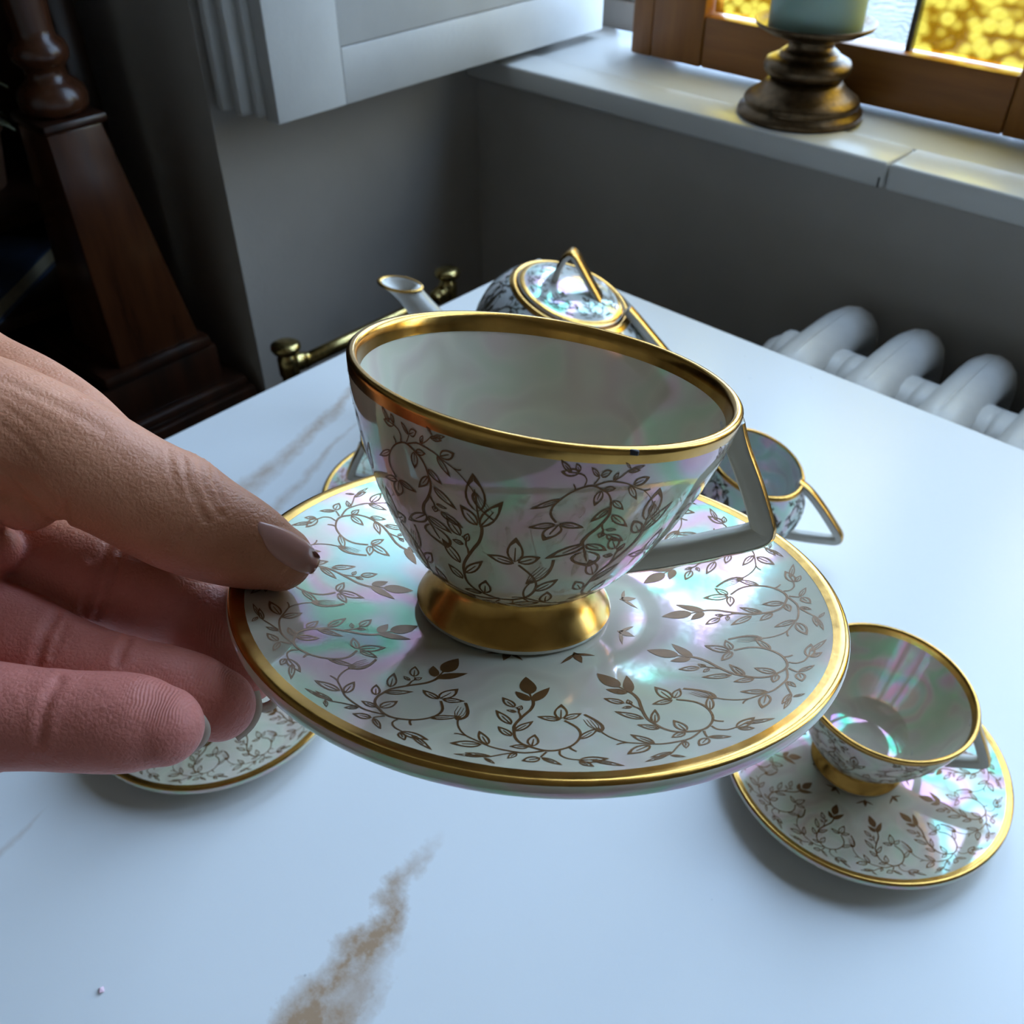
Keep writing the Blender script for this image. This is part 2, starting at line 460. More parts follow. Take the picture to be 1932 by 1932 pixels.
# wooden casements with leaded glass
LY0, LY1 = 1.07, 1.112
def leaf_window(n, x0, x1, seam=True):
    w = struct('window_%d' % n, (x0, LY0, SILL_T))
    zb, zt = SILL_T + 0.002, tz(1.96)
    st, rb = 0.075, 0.058
    wpart('stile', (x0, LY0, zb), (x0 + st, LY1, zt), M['window_wood_v'], w)
    wpart('stile', (x1 - st, LY0, zb), (x1, LY1, zt), M['window_wood_v'], w)
    wpart('rail', (x0 + st + 0.0008, LY0 + 0.001, zb), (x1 - st - 0.0008, LY1, zb + rb), M['window_wood_h'], w)
    wpart('rail', (x0 + st + 0.0008, LY0 + 0.001, zt - rb), (x1 - st - 0.0008, LY1, zt), M['window_wood_h'], w)
    gx0, gx1 = x0 + st, x1 - st
    cw = (gx1 - gx0) / 3
    rows = [zb + rb + k * (zt - zb - 2 * rb) / 8 for k in range(9)]
    for r in range(8):
        for c in range(3):
            yel = (r == 0 and c != 1) or (r == 7 and c != 1)
            wpart('pane', (gx0 + c * cw + 0.002, LY0 + 0.018, rows[r] + 0.002), (gx0 + (c + 1) * cw - 0.002, LY0 + 0.022, rows[r + 1] - 0.002),
                  M['yellow_glass'] if yel else M['clear_glass'], w, 0)
    for c in (1, 2):
        wpart('lead_came', (gx0 + c * cw - 0.003, LY0 + 0.014, rows[0]), (gx0 + c * cw + 0.003, LY0 + 0.026, rows[8]), M['lead'], w, 0.001)
    for r in range(1, 8):
        wpart('lead_came', (gx0, LY0 + 0.0145, rows[r] - 0.003), (gx1, LY0 + 0.0255, rows[r] + 0.003), M['lead'], w, 0.001)
    return w
leaf_window(1, -0.757, -0.235)
leaf_window(3, -0.233, 0.33)
leaf_window(4, 0.332, 0.93)
# fixed post at the left of the casements and the white painted reveal board
fr = struct('trim_2', (-0.79, LY0, SILL_T))
wpart('post', (-0.79, LY0 + 0.002, SILL_T + 0.001), (-0.7585, LY1 + 0.02, tz(2.0)), M['window_wood_v'], fr)
wpart('head', (-0.757, LY0 + 0.002, tz(1.962)), (1.0, LY1 + 0.02, tz(2.0)), M['window_wood_h'], fr)
wpart('post', (0.932, LY0 + 0.002, SILL_T + 0.001), (1.0, LY1 + 0.02, tz(1.96)), M['window_wood_v'], fr)
rv = struct('trim_3', (-0.948, 1.165, SILL_T))
wpart('reveal_board', (-0.948, 1.165, tz(0.14)), (-0.80, 1.19, tz(0.30)), M['shutter'], rv)
wpart('skirting', (-0.948, 1.158, SILL_T), (-0.80, 1.192, tz(0.139)), M['plaster'], rv)

# folded white shutter leaves standing out along the left wall
sh = thing('window_shutter', 'folded white painted wooden shutter hanging above grey wall', 'shutter', (-0.87, 0.576, tz(0.112)))
zt = tz(1.96)
def spart(name, lo, hi, m=M['shutter'], bev=0.002): return wpart(name, lo, hi, m, sh, bev)
z0 = tz(0.112); XS = -0.87
spart('stile', (XS - 0.022, 0.576, z0), (XS, 0.667, zt))
spart('rail', (XS - 0.022, 0.6678, z0), (XS - 0.0008, 1.115, z0 + 0.058))
spart('panel', (XS - 0.020, 0.6678, z0 + 0.0588), (XS - 0.0012, 1.115, zt), bev=0.001)
spart('leaf', (XS - 0.034, 0.568, z0 + 0.003), (XS - 0.0235, 1.08, zt - 0.01), bev=0.004)
spart('leaf', (XS - 0.052, 0.5555, z0 + 0.004), (XS - 0.036, 1.06, zt - 0.01), bev=0.006)
spart('leaf', (XS - 0.071, 0.5475, z0 + 0.006), (XS - 0.057, 1.06, zt - 0.01), bev=0.006)

# ------------------------------------------------------------------ radiator under the window
RAD_Z = tz(-0.03)
rad = thing('radiator', 'old white cast iron column radiator under marble sill behind table', 'radiator', (0.05, 0.83, 0.0))
def make_section():
    """one cast section: a rounded loop plate with three columns, local origin at floor, length along y"""
    V = []; Fc = []
    top = RAD_Z; W = 0.021
    # top bar: rounded ridge running front to back
    path = []
    for k in range(9):
        a = math.pi * (1 - k / 8) ; path.append(Vector((0, -0.062 + 0.0 + 0.03 * math.cos(a) * 0 + 0, 0)))
    pts = [(-0.085, top - 0.13), (-0.086, top - 0.07), (-0.080, top - 0.038), (-0.055, top - 0.024), (0.0, top - 0.022), (0.045, top - 0.024), (0.072, top - 0.036), (0.080, top - 0.07), (0.079, top - 0.13)]
    p = [Vector((0, y, z)) for y, z in catmull(pts, 5)]
    rg = tube(p, 0.0245, 14, up=Vector((1, 0, 0)), flat=1.0)
    return p, rg
def add_rings(V, Fc, rings, caps=True):
    b = len(V); n = len(rings[0])
    for r in rings: V.extend([tuple(q) for q in r])
    for i in range(len(rings) - 1):
        for j in range(n):
            k = (j + 1) % n
            Fc.append((b + i * n + j, b + i * n + k, b + (i + 1) * n + k, b + (i + 1) * n + j))
    if caps:
        Fc.append(tuple(b + j for j in reversed(range(n)))); Fc.append(tuple(b + (len(rings) - 1) * n + j for j in range(n)))
def section_mesh():
    V = []; Fc = []
    p, rg = make_section(); add_rings(V, Fc, rg)
    top = RAD_Z
    for y in (-0.084, -0.003, 0.078):
        q = [Vector((0, y, z)) for z in (0.10, 0.2, 0.4, top - 0.06)]
        add_rings(V, Fc, tube(q, 0.022, 12, up=Vector((1, 0, 0)), flat=0.9))
    # lower bar and top / bottom hubs that join the neighbours
    add_rings(V, Fc, tube([Vector((0, y, 0.10)) for y in (-0.09, -0.04, 0.04, 0.085)], [0.02, 0.03, 0.03, 0.02], 12, up=Vector((1, 0, 0))))
    for z, r in ((top - 0.056, 0.043), (0.10, 0.034)):
        xs = [-0.0362, -0.030, -0.016, 0.0, 0.016, 0.030, 0.0362]
        rr = [r * 1.0, r * 1.0, r * 1.02, r * 1.05, r * 1.02, r * 1.0, r * 1.0]
        add_rings(V, Fc, tube([Vector((x, -0.018, z)) for x in xs], rr, 20, up=Vector((0, 0, 1)), flat=1.0))
    # casting seam along the crest
    seam = [Vector((0.0, q.y, q.z + 0.0242)) for q in p[12:32]]
    add_rings(V, Fc, tube(seam, 0.0016, 6))
    return mesh('section', V, Fc)
sm = section_mesh()
for i in range(11):
    o = obj('section', sm, M['radiator'], rad)
    o.location = (-0.3435 - 0.05 + i * 0.0726, 0.0, 0)
for xs in (-0.3435 - 0.05 - 0.0363 - 0.004,):
    me = tube_mesh('end_plug', [Vector((x, -0.018, RAD_Z - 0.056)) for x in (xs - 0.012, xs - 0.010, xs - 0.002, xs + 0.006)], [0.018, 0.030, 0.036, 0.038], 18)
    obj('end_plug', me, M['radiator'], rad)
for x in (-0.3435 - 0.05, -0.3435 - 0.05 + 10 * 0.0726):
    for y in (-0.084, 0.078):
        obj('leg', lathe('leg', [(0, 0), (0.022, 0), (0.020, 0.01), (0.014, 0.04), (0.02, 0.10), (0, 0.10)], 16, center=(x, y, 0)), M['radiator'], rad)

# ------------------------------------------------------------------ brass rail by the left wall
br = thing('brass_rail', 'brass rail with round topped end posts beyond table edge', 'rail', (-0.80, 0.493, 0))
for y in (0.0, 0.2455):
    ob = obj('post', lathe('post', [(0, 0), (0.024, 0), (0.024, 0.006), (0.011, 0.012), (0.0095, 0.05), (0.0095, tz(-0.125)), (0.0115, tz(-0.122)), (0.0115, tz(-0.102)), (0.0085, tz(-0.099)), (0.0075, tz(-0.096))], 24, center=(0, y, 0)), M['brass'], br)
    obj('knob', lathe('knob', [(0.0075, tz(-0.098)), (0.014, tz(-0.094)), (0.0165, tz(-0.0895)), (0.0160, tz(-0.086)), (0.011, tz(-0.0835)), (0, tz(-0.0825))], 28, center=(0, y, 0)), M['brass'], ob)
    s = 1 if y == 0 else -1
    el = [Vector((0, y + s * a, tz(b))) for a, b in catmull([(0.006, -0.112), (0.016, -0.113), (0.024, -0.1155)], 4)]
    obj('collar', tube_mesh('collar', el, [0.0105] * 5 + [0.0095] * (len(el) - 5), 16), M['brass'], ob)
obj('bar', tube_mesh('bar', [Vector((0, y, tz(-0.1155))) for y in (0.012, 0.08, 0.16, 0.234)], 0.0078, 20), M['brass'], br)

# ------------------------------------------------------------------ dark cabinet in the niche
cb = thing('cabinet', 'dark mahogany cabinet with turned column on a moulded plinth', 'cabinet', (-1.2, 0.2, 0))
def cpart(name, lo, hi, m=M['mahogany'], bev=0.004): return wpart(name, lo, hi, m, cb, bev)
cpart('plinth', (-1.60, -0.9, 0.0), (-0.952, 0.534, tz(-0.222)))
obj_pl = cpart('plinth_moulding', (-1.60, -0.9, tz(-0.2215)), (-0.957, 0.529, tz(-0.206)), bev=0.007)
cpart('upper_plinth', (-1.16, 0.345, tz(-0.2055)), (-0.966, 0.500, tz(-0.152)))
cpart('upper_moulding', (-1.15, 0.352, tz(-0.1515)), (-0.961, 0.493, tz(-0.135)), bev=0.006)
pd = cpart('pedestal', (-1.075, 0.376, tz(-0.1345)), (-0.968, 0.482, tz(0.128)), M['mahogany_red'], 0.003)
for v_ in pd.data.vertices:                                     # the block tapers upwards
    k_ = (v_.co.z - tz(-0.1345)) / 0.2625
    v_.co.y = 0.176 + (v_.co.y - 0.176) * (1 - 0.46 * k_)
    v_.co.x = 0.232 + (v_.co.x - 0.232) * (1 - 0.40 * k_)
cpart('pedestal_cap', (-1.038, 0.373, tz(0.1285)), (-0.964, 0.440, tz(0.1375)), bev=0.003)
col = [(0, 0.138), (0.046, 0.138), (0.052, 0.144), (0.054, 0.152), (0.050, 0.161), (0.040, 0.166), (0.032, 0.170), (0.030, 0.178), (0.036, 0.183), (0.043, 0.188), (0.044, 0.195),
       (0.040, 0.202), (0.031, 0.206), (0.030, 0.214), (0.034, 0.26), (0.037, 0.36), (0.035, 0.5), (0.030, 0.60), (0.04, 0.61), (0.045, 0.63), (0.04, 0.65), (0, 0.65)]
obj('column', lathe('column', [(r * 0.62, tz(z)) for r, z in col], 40, center=(-1.001 + 1.2, 0.4065 - 0.2, 0)), M['mahogany_red'], cb)
cpart('side_panel', (-1.60, 0.470, tz(-0.205)), (-1.10, 0.500, tz(0.655)))
cpart('side_panel', (-1.60, -0.9, tz(-0.205)), (-1.10, -0.87, tz(0.655)))
cpart('back_panel', (-1.62, -0.9, tz(-0.205)), (-1.602, 0.5, tz(0.655)))
cpart('shelf', (-1.60, -0.869, tz(0.0)), (-1.10, 0.469, tz(0.018)), bev=0.002)
cpart('shelf', (-1.60, -0.869, tz(-0.112)), (-1.10, 0.469, tz(-0.096)), bev=0.002)
cpart('cornice', (-1.62, -0.92, tz(0.656)), (-0.95, 0.53, tz(0.72)), bev=0.01)
# things kept in the cabinet
bk = thing('book', 'blue covered book lying with its corner outward in dark cabinet', 'book', (-1.205, 0.315, tz(-0.0959)))
for nm, a, b_, m_ in (('cover', 0.0, 0.003, 'bluepaper'), ('pages', 0.0031, 0.022, 'creampaper'), ('cover', 0.0221, 0.025, 'bluepaper')):
    sh_ = 0.004 if nm == 'pages' else 0
    obj(nm, bevel_box(nm, (-0.08 + sh_, -0.11 + sh_, a), (0.08 - sh_, 0.11 - sh_, b_), 0.0008, 1), M[m_], bk)
bk.rotation_euler = (0, 0, 0.7)
pt = thing('potted_plant', 'pale leafy plant in a pot on the dark cabinet shelf', 'plant', (-1.205, 0.372, tz(0.0181)))
obj('pot', lathe('pot', [(0, 0), (0.032, 0), (0.043, 0.06), (0.047, 0.062), (0.047, 0.075), (0.041, 0.075), (0.038, 0.06), (0, 0.058)], 32), M['pot'], pt)
for k in range(13):
    a = k * 2.4; L_ = 0.06 + 0.025 * ((k * 7) % 5) / 5; w = 0.012
    d = Vector((math.cos(a), math.sin(a), 0)); s = Vector((-math.sin(a), math.cos(a), 0))
    V = []; Fc = []
    for i in range(9):
        t = i / 8
        c = d * (0.01 + L_ * t * 0.8) + Vector((0, 0, 0.06 + L_ * (0.75 * t - 0.75 * t * t) + 0.02 * (k % 3)))
        ww = w * math.sin(math.pi * min(1, 0.06 + 0.94 * t)) ** 0.8
        V += [c + s * ww + Vector((0, 0, 0.003)), c, c - s * ww + Vector((0, 0, 0.003)), c - Vector((0, 0, 0.0012))]
    for i in range(8):
        for j in range(4):
            b0 = i * 4 + j; b1 = i * 4 + (j + 1) % 4
            Fc.append((b0, b1, b1 + 4, b0 + 4))
    obj('leaf', mesh('leaf', V, Fc), M['leaf'], pt)

# ------------------------------------------------------------------ candle on the sill
ch = thing('candle_holder', 'dark bronze turned candle holder standing on marble window sill', 'candle holder', (-0.503, 1.001, SILL_T))
S_ = 1.0
HK = 0.76
obj('base', lathe('base', [(r, z * HK) for r, z in [(0, 0), (0.066, 0), (0.0675, 0.003), (0.066, 0.010), (0.060, 0.013), (0.0595, 0.016), (0.062, 0.020), (0.060, 0.025), (0.053, 0.031), (0.047, 0.036), (0.042, 0.043), (0.038, 0.050), (0, 0.050)]], 56), M['bronze'], ch)
obj('stem', lathe('stem', [(r, z * HK) for r, z in [(0.034, 0.0495), (0.040, 0.053), (0.0445, 0.059), (0.046, 0.066), (0.044, 0.073), (0.036, 0.078), (0.031, 0.080), (0.031, 0.083), (0.028, 0.086), (0.024, 0.090), (0.023, 0.096), (0.027, 0.100), (0, 0.100)]], 48), M['bronze'], ch)
obj('dish', lathe('dish', [(r, z * HK) for r, z in [(0, 0.1002), (0.025, 0.1002), (0.036, 0.104), (0.050, 0.110), (0.060, 0.117), (0.0625, 0.123), (0.061, 0.1235), (0.056, 0.118), (0.048, 0.114), (0, 0.112)]], 56), M['bronze'], ch)
cn = thing('candle', 'pale green pillar candle on bronze holder by window', 'candle', (-0.503, 1.001, SILL_T + 0.1122 * HK))
obj('wax', lathe('wax', [(0, 0), (0.0465, 0), (0.048, 0.002), (0.048, 0.148), (0.046, 0.15), (0.030, 0.148), (0, 0.146)], 48), M['candle'], cn)
obj('wick', lathe('wick', [(0.001, 0.145), (0.001, 0.158), (0, 0.158)], 8), M['dark'], cn)

# ------------------------------------------------------------------ marble table
TX0, TX1, TY0, TY1 = -0.6185, 0.60, -0.32, 0.7035
tb = thing('table', 'marble topped table with brown veins under the tea set', 'table', (0, 0, 0))
obj('tabletop', bevel_box('tabletop', (TX0, TY0, T - 0.024), (TX1, TY1, T), 0.002, 3), M['marble'], tb)
obj('apron', boxes_mesh('apron', [((TX0 + 0.07, TY0 + 0.07, T - 0.085), (TX1 - 0.07, TY0 + 0.09, T - 0.0242)), ((TX0 + 0.07, TY1 - 0.09, T - 0.085), (TX1 - 0.07, TY1 - 0.07, T - 0.0242)),
     ((TX0 + 0.07, TY0 + 0.09, T - 0.085), (TX0 + 0.09, TY1 - 0.09, T - 0.0242)), ((TX1 - 0.09, TY0 + 0.09, T - 0.085), (TX1 - 0.07, TY1 - 0.09, T - 0.0242))]), M['iron'], tb)
for x in (TX0 + 0.10, TX1 - 0.10):
    for y in (TY0 + 0.10, TY1 - 0.10):
        obj('leg', lathe('leg', [(0, 0), (0.018, 0), (0.02, 0.012), (0.013, 0.03), (0.013, 0.3), (0.018, 0.6), (0.02, T - 0.0855), (0, T - 0.0855)], 20, center=(x, y, 0)), M['iron'], tb)
fk = mesh('flake', [(0, 0, 0.0003), (0.0028, -0.0006, 0.0012), (0.0034, 0.0012, 0.0004), (0.0012, 0.0021, 0.0009), (0.0014, 0.0006, 0.002), (0.001, 0.0005, 0.0)],
          [(0, 1, 4), (1, 2, 4), (2, 3, 4), (3, 0, 4), (1, 0, 5), (2, 1, 5), (3, 2, 5), (0, 3, 5)], False)
o = obj('paint_flake', fk, M['flake']); o.location = (-0.264, 0.009, T)
tag(o, 'tiny pink flake lying on bare marble table top', 'flake')
# ------------------------------------------------------------------ gilt vine pattern (flat print, traced as thin foil on the glaze)
STEMS = [[0.4, [[-0.44, 41.26], [-0.4, 42.92], [-1.06, 45.15], [-2.29, 47.28], [-3.55, 49.95], [-4.38, 52.68], [-4.22, 55.17], [-3.74, 57.7], [-2.44, 59.81], [-0.38, 61.04], [1.52, 61.89], [3.47, 61.81], [5.61, 60.7], [7.07, 59.45], [8.44, 57.48], [9.4, 54.96], [9.11, 52.21], [6.94, 49.34]]], [0.3, [[6.24, 60.25], [6.54, 61.18], [7.3, 62.11]]], [0.25, [[4.35, 61.84], [4.29, 63.52], [5.47, 64.9], [7.27, 65.4]]], [0.28, [[1.54, 62.14], [-1.69, 63.41], [-4.51, 63.28], [-7.05, 62.83], [-8.4, 62.28], [-10.73, 61.06], [-12.97, 59.92], [-14.76, 57.85], [-15.98, 55.36], [-16.22, 53.11]]], [0.25, [[-12.69, 60.12], [-13.92, 60.05], [-14.93, 60.37]]], [0.25, [[-3.48, 63.76], [-5.33, 64.96], [-7.01, 66.41]]], [0.3, [[1.99, 62.5], [1.47, 63.48], [0.97, 64.69]]], [0.28, [[-3.35, 48.98], [-3.54, 47.84], [-3.98, 46.81], [-4.08, 45.48], [-5.06, 44.91]]], [0.25, [[-1.67, 37.93], [-1.19, 39.6], [-0.75, 40.9]]]]
LEAVES = [[-1.59, 38.39, -3.72, 30.98, 1.84, 1.0], [-0.88, 41.55, 5.27, 34.99, 1.22, 1.0], [-1.48, 41.32, -6.32, 37.88, 1.18, 1.0], [-5.34, 44.9, -9.5, 41.27, 1.19, 0.0], [-4.12, 45.9, -3.55, 43.7, 0.65, 0.0], [-4.53, 46.81, -7.26, 46.51, 0.61, 0.0], [-5.12, 52.37, -9.76, 47.22, 1.2, 0.0], [-4.1, 55.0, -0.29, 49.95, 0.97, 0.0], [-4.53, 57.28, -7.78, 53.93, 1.1, 0.0], [-0.56, 60.58, 0.02, 55.53, 1.23, 0.0], [-1.11, 60.89, -4.52, 61.44, 0.93, 0.0], [8.68, 57.15, 14.04, 52.9, 1.05, 0.0], [6.22, 48.61, 7.49, 42.28, 1.48, 0.0], [6.08, 49.01, 0.53, 47.92, 1.06, 0.0], [6.98, 48.63, 11.97, 46.52, 1.14, 0.0], [-16.73, 54.66, -17.64, 47.12, 1.66, 2.0], [-8.29, 62.05, -10.98, 57.1, 1.13, 0.0], [-9.32, 62.29, -14.5, 64.48, 1.23, 0.0], [-3.04, 63.82, -4.44, 66.34, 0.69, 0.0], [-6.94, 66.44, -11.31, 66.74, 0.7, 0.0], [-8.13, 66.95, -12.78, 68.08, 0.48, 0.0], [-7.93, 67.38, -6.01, 68.98, 0.46, 0.0], [1.09, 64.79, 4.29, 67.41, 0.71, 0.0], [0.85, 65.05, -2.18, 66.65, 1.2, 0.0], [7.07, 65.48, 12.24, 65.39, 1.21, 0.0], [9.13, 65.43, 13.94, 68.67, 0.68, 0.0], [7.1, 65.94, 9.13, 68.11, 0.78, 0.0]]
def squeeze(a, r):                     # keep the print clear of the gilt rim
    return a, 27 + (r - 27) * 0.985
def vine_2d(wf=1.0, fill=True):
    """strokes in motif space (x mm along the arc, y = radius mm): list of quads/tris as point lists"""
    polys = []
    def ribbon(pts, w0, w1=None):
        w1 = w0 if w1 is None else w1
        L = []
        w0 *= wf; w1 *= wf
        for i, p in enumerate(pts):
            a = pts[max(i - 1, 0)]; b = pts[min(i + 1, len(pts) - 1)]
            dx, dy = b[0] - a[0], b[1] - a[1]; l = math.hypot(dx, dy) or 1
            w = w0 + (w1 - w0) * i / (len(pts) - 1)
            L.append(((p[0] - dy / l * w / 2, p[1] + dx / l * w / 2), (p[0] + dy / l * w / 2, p[1] - dx / l * w / 2)))
        for i in range(len(L) - 1):
            polys.append([L[i][0], L[i][1], L[i + 1][1], L[i + 1][0]])
    cart = lambda a, r: (math.radians(a) * r, r)
    for w, pts in STEMS:
        q = [cart(*squeeze(a, r)) for a, r in pts]
        ribbon(catmull(q, 3), w * 1.35, w * 1.0)
    for a0, r0, a1, r1, hw, kind in LEAVES:
        b = cart(*squeeze(a0, r0)); t = cart(*squeeze(a1, r1))
        dx, dy = t[0] - b[0], t[1] - b[1]; L = math.hypot(dx, dy)
        ux, uy = dx / L, dy / L; nx, ny = -uy, ux
        hw = min(max(hw, 0.5), L * 0.3)
        prof = lambda s: hw * (math.sin(math.pi * min(1, s) ** 0.75) ** 0.9 if 0 < s < 1 else 0)
        ss = [0, 0.08, 0.2, 0.35, 0.5, 0.65, 0.8, 0.92, 1.0]
        P = lambda s, o: (b[0] + ux * L * s + nx * o, b[1] + uy * L * s + ny * o)
        th = min(0.36 * wf, hw * 0.45)
        if kind == 1 and fill:
            for i in range(len(ss) - 1):
                s0, s1 = ss[i], ss[i + 1]
                polys.append([P(s0, prof(s0)), P(s0, -prof(s0)), P(s1, -prof(s1)), P(s1, prof(s1))])
            continue
        if kind == 2:
            ribbon([P(s, prof(s)) for s in ss], th * 1.2)
            for k in (0.6, 0.2, -0.2, -0.6):
                ribbon([P(0, 0), P(0.35, prof(0.35) * k), P(0.7, prof(0.6) * k * 1.1)], 0.18, 0.08)
            continue
        for sg in (1, -1):
            for i in range(len(ss) - 1):
                s0, s1 = ss[i], ss[i + 1]
                i0 = max(0, prof(s0) - th * (1 if s0 < 0.75 else 2.2)); i1 = max(0, prof(s1) - th * (1 if s1 < 0.75 else 2.2))
                polys.append([P(s0, sg * prof(s0)), P(s0, sg * i0), P(s1, sg * i1), P(s1, sg * prof(s1))])
        ribbon([P(0.0, 0), P(0.3, 0.02), P(0.6, 0)], 0.30, 0.16)
    return polys
VINE = vine_2d(1.25)
VINE_CUP = vine_2d(1.1, False)
VINE_BOLD = vine_2d(1.9, True)
def vine_mesh(name, fmap, count, lift=0.00007, start=0.0, keep=None, vine=None):
    """fmap(angle_deg, r_mm) -> (point, normal) in metres"""
    V = []; Fc = []
    for k in range(count):
        off = start + k * 360.0 / count
        for poly in (vine or VINE):
            pts = []
            if keep is not None and not keep(k, poly): continue
            for x, y in poly:
                p, n = fmap(off, math.degrees(x / y), y)
                pts.append(p + n * lift)
            b = len(V); V += pts; Fc.append(tuple(range(b, b + len(pts))))
    return mesh(name, V, Fc, True)

# ------------------------------------------------------------------ saucer (origin: centre of the rim plane; millimetres in the profiles)
SAU_TOP = [(0, -8.2), (12, -8.2)] + [(r, -8.2 + 8.35 * max(0.0, (r - 27) / 44.0) ** 1.4) for r in (18, 23, 27, 29, 31, 35, 40, 46, 52, 58, 64, 69)] + [(71.6, 0.3)]
SAU_RIM = [(72.9, -0.2), (73.3, -1.4), (73.2, -2.6), (72.6, -3.6)]
SAU_BOT = [(70.5, -4.8), (64, -6.0), (52, -9.0), (40, -11.4), (36.5, -12.6), (36, -16.0), (33.0, -16.0), (32, -12.8), (0, -12.6)]
FOOT_Z = 0.016
def interp(prof, r):
    for i in range(len(prof) - 1):
        if prof[i][0] <= r <= prof[i + 1][0]:
            t = (r - prof[i][0]) / (prof[i + 1][0] - prof[i][0])
            return prof[i][1] + t * (prof[i + 1][1] - prof[i][1])
    return prof[-1][1]
def smooth_prof(p, n=3): return catmull(p, n)
sp_top = smooth_prof(SAU_TOP)
sau_body = lathe('plate', [(r / 1e3, z / 1e3) for r, z in reversed(sp_top + catmull([SAU_TOP[-1]] + SAU_RIM + [SAU_BOT[0]], 3)[1:] + SAU_BOT[1:])], 128)
def sau_map(off, a, r):
    an = math.radians(off + a); R_ = r / 1e3
    z = interp(sp_top, r) / 1e3; s = (interp(sp_top, r + 0.5) - interp(sp_top, max(0, r - 0.5)))
    c, s_ = math.cos(an), math.sin(an)
    n = Vector((-s * c, -s * s_, 1)).normalized()
    return Vector((R_ * c, R_ * s_, z)), n
sau_vine = vine_mesh('gilt_vine', sau_map, 12, start=-62.0 - 0)
band = [(r, interp(sp_top, r) + 0.06) for r in (69.3, 70.0, 70.7, 71.3, 72.0)] + [(72.75, 0.06), (73.0, -0.35)]
sau_band = lathe('gilt_band', [(r / 1e3, z / 1e3) for r, z in reversed(band)], 128)
def sprig_mesh():
    """small three-leaf gilt sprigs round the well"""
    V = []; Fc = []
    for k in range(9):
        off = k * 40 + 12
        for da, r0, r1, w in ((0, 21.5, 26.0, 1.0), (6, 22.0, 24.6, 0.9), (-7, 22.0, 25.4, 0.8)):
            L = [(0.0, 0.0), (0.3, w), (0.6, w * 0.9), (1.0, 0.0), (0.6, -w * 0.9), (0.3, -w)]
            pts = []
            for s, o in L:
                r = r0 + (r1 - r0) * s
                p, n = sau_map(off, da * s * 1.6 + math.degrees(o / r), r); pts.append(p + n * 0.00007)
            b = len(V); V += pts; Fc.append(tuple(range(b, b + 6)))
    return mesh('gilt_sprigs', V, Fc)
sau_sprig = sprig_mesh()
def make_saucer(label, group='gold vine saucers'):
    s = thing('saucer', label, 'saucer', group=group)
    obj('plate', sau_body, M['pearl'], s); obj('gilt_band', sau_band, M['gold'], s)
    obj('gilt_vine', sau_vine, M['gilt_print'], s); obj('gilt_sprigs', sau_sprig, M['gilt_print'], s)
    return s

# ------------------------------------------------------------------ teacup (origin: middle of the foot; handle towards +x, rim slopes down to it)
SL = math.radians(3.9)
def cup_ring(z, r, seg=96):
    k = max(0.0, min(1.0, (z - 11) / 49))
    s = SL * k
    out = []
    for j in range(seg):
        a = 2 * math.pi * j / seg
        out.append(Vector((2.4 * k + r * math.cos(a) * math.cos(s), r * math.sin(a), z - r * math.cos(a) * math.sin(s))) / 1e3)
    return out
def cup_pt(z, r, a):
    k = max(0.0, min(1.0, (z - 11) / 49)); s = SL * k
    return Vector((2.4 * k + r * math.cos(a) * math.cos(s), r * math.sin(a), z - r * math.cos(a) * math.sin(s))) / 1e3
BOWL = catmull([(10.6, 18.6), (11.2, 20.4), (12.6, 22.3), (16, 25.6), (21, 29.2), (27, 32.5), (34, 35.9), (43, 39.4), (52, 42.0), (58.6, 43.2)], 4)
LIP = [(59.6, 43.3), (60.2, 42.7), (60.1, 41.8), (59.2, 41.2)]
INNER = catmull([(58.5, 41.0), (52, 39.8), (43, 37.1), (34, 33.6), (27, 30.0), (21, 26.2), (17, 22.0), (15.0, 17.5), (14.2, 12.0), (14.0, 0.02)], 4)
bowl_me = rings_mesh('bowl', [cup_ring(z, r) for z, r in BOWL + LIP + INNER])
FOOT = [(9.0, 0.02), (9.0, 16.0), (3.0, 20.0), (0.0, 21.4), (0.0, 23.0), (0.6, 23.6), (1.5, 23.75), (2.4, 23.3), (4.5, 22.0), (7.0, 20.4), (9.3, 19.4), (10.6, 19.2), (11.3, 20.0)]
foot_me = rings_mesh('foot', [cup_ring(z, r) for z, r in FOOT])
gfoot_me = rings_mesh('gilt_foot_band', [cup_ring(z, r + 0.08) for z, r in catmull(FOOT[6:12], 3)])
grim_me = rings_mesh('gilt_rim', [cup_ring(z, r) for z, r in [(56.9, 42.95), (57.8, 43.15), (58.8, 43.32), (59.7, 43.4), (60.28, 42.75), (60.2, 41.75), (59.2, 41.1), (57.5, 40.75), (56.2, 40.5), (55.8, 40.4)]])
blen = [0.0]
for i in range(1, len(BOWL)):
    blen.append(blen[-1] + math.hypot(BOWL[i][0] - BOWL[i - 1][0], BOWL[i][1] - BOWL[i - 1][1]))
def bowl_at(prof, lens, d):
    d = max(0, min(lens[-1], d))
    for i in range(len(lens) - 1):
        if d <= lens[i + 1]:
            t = (d - lens[i]) / (lens[i + 1] - lens[i])
            return tuple(prof[i][q] + t * (prof[i + 1][q] - prof[i][q]) for q in (0, 1))
    return prof[-1][:2]
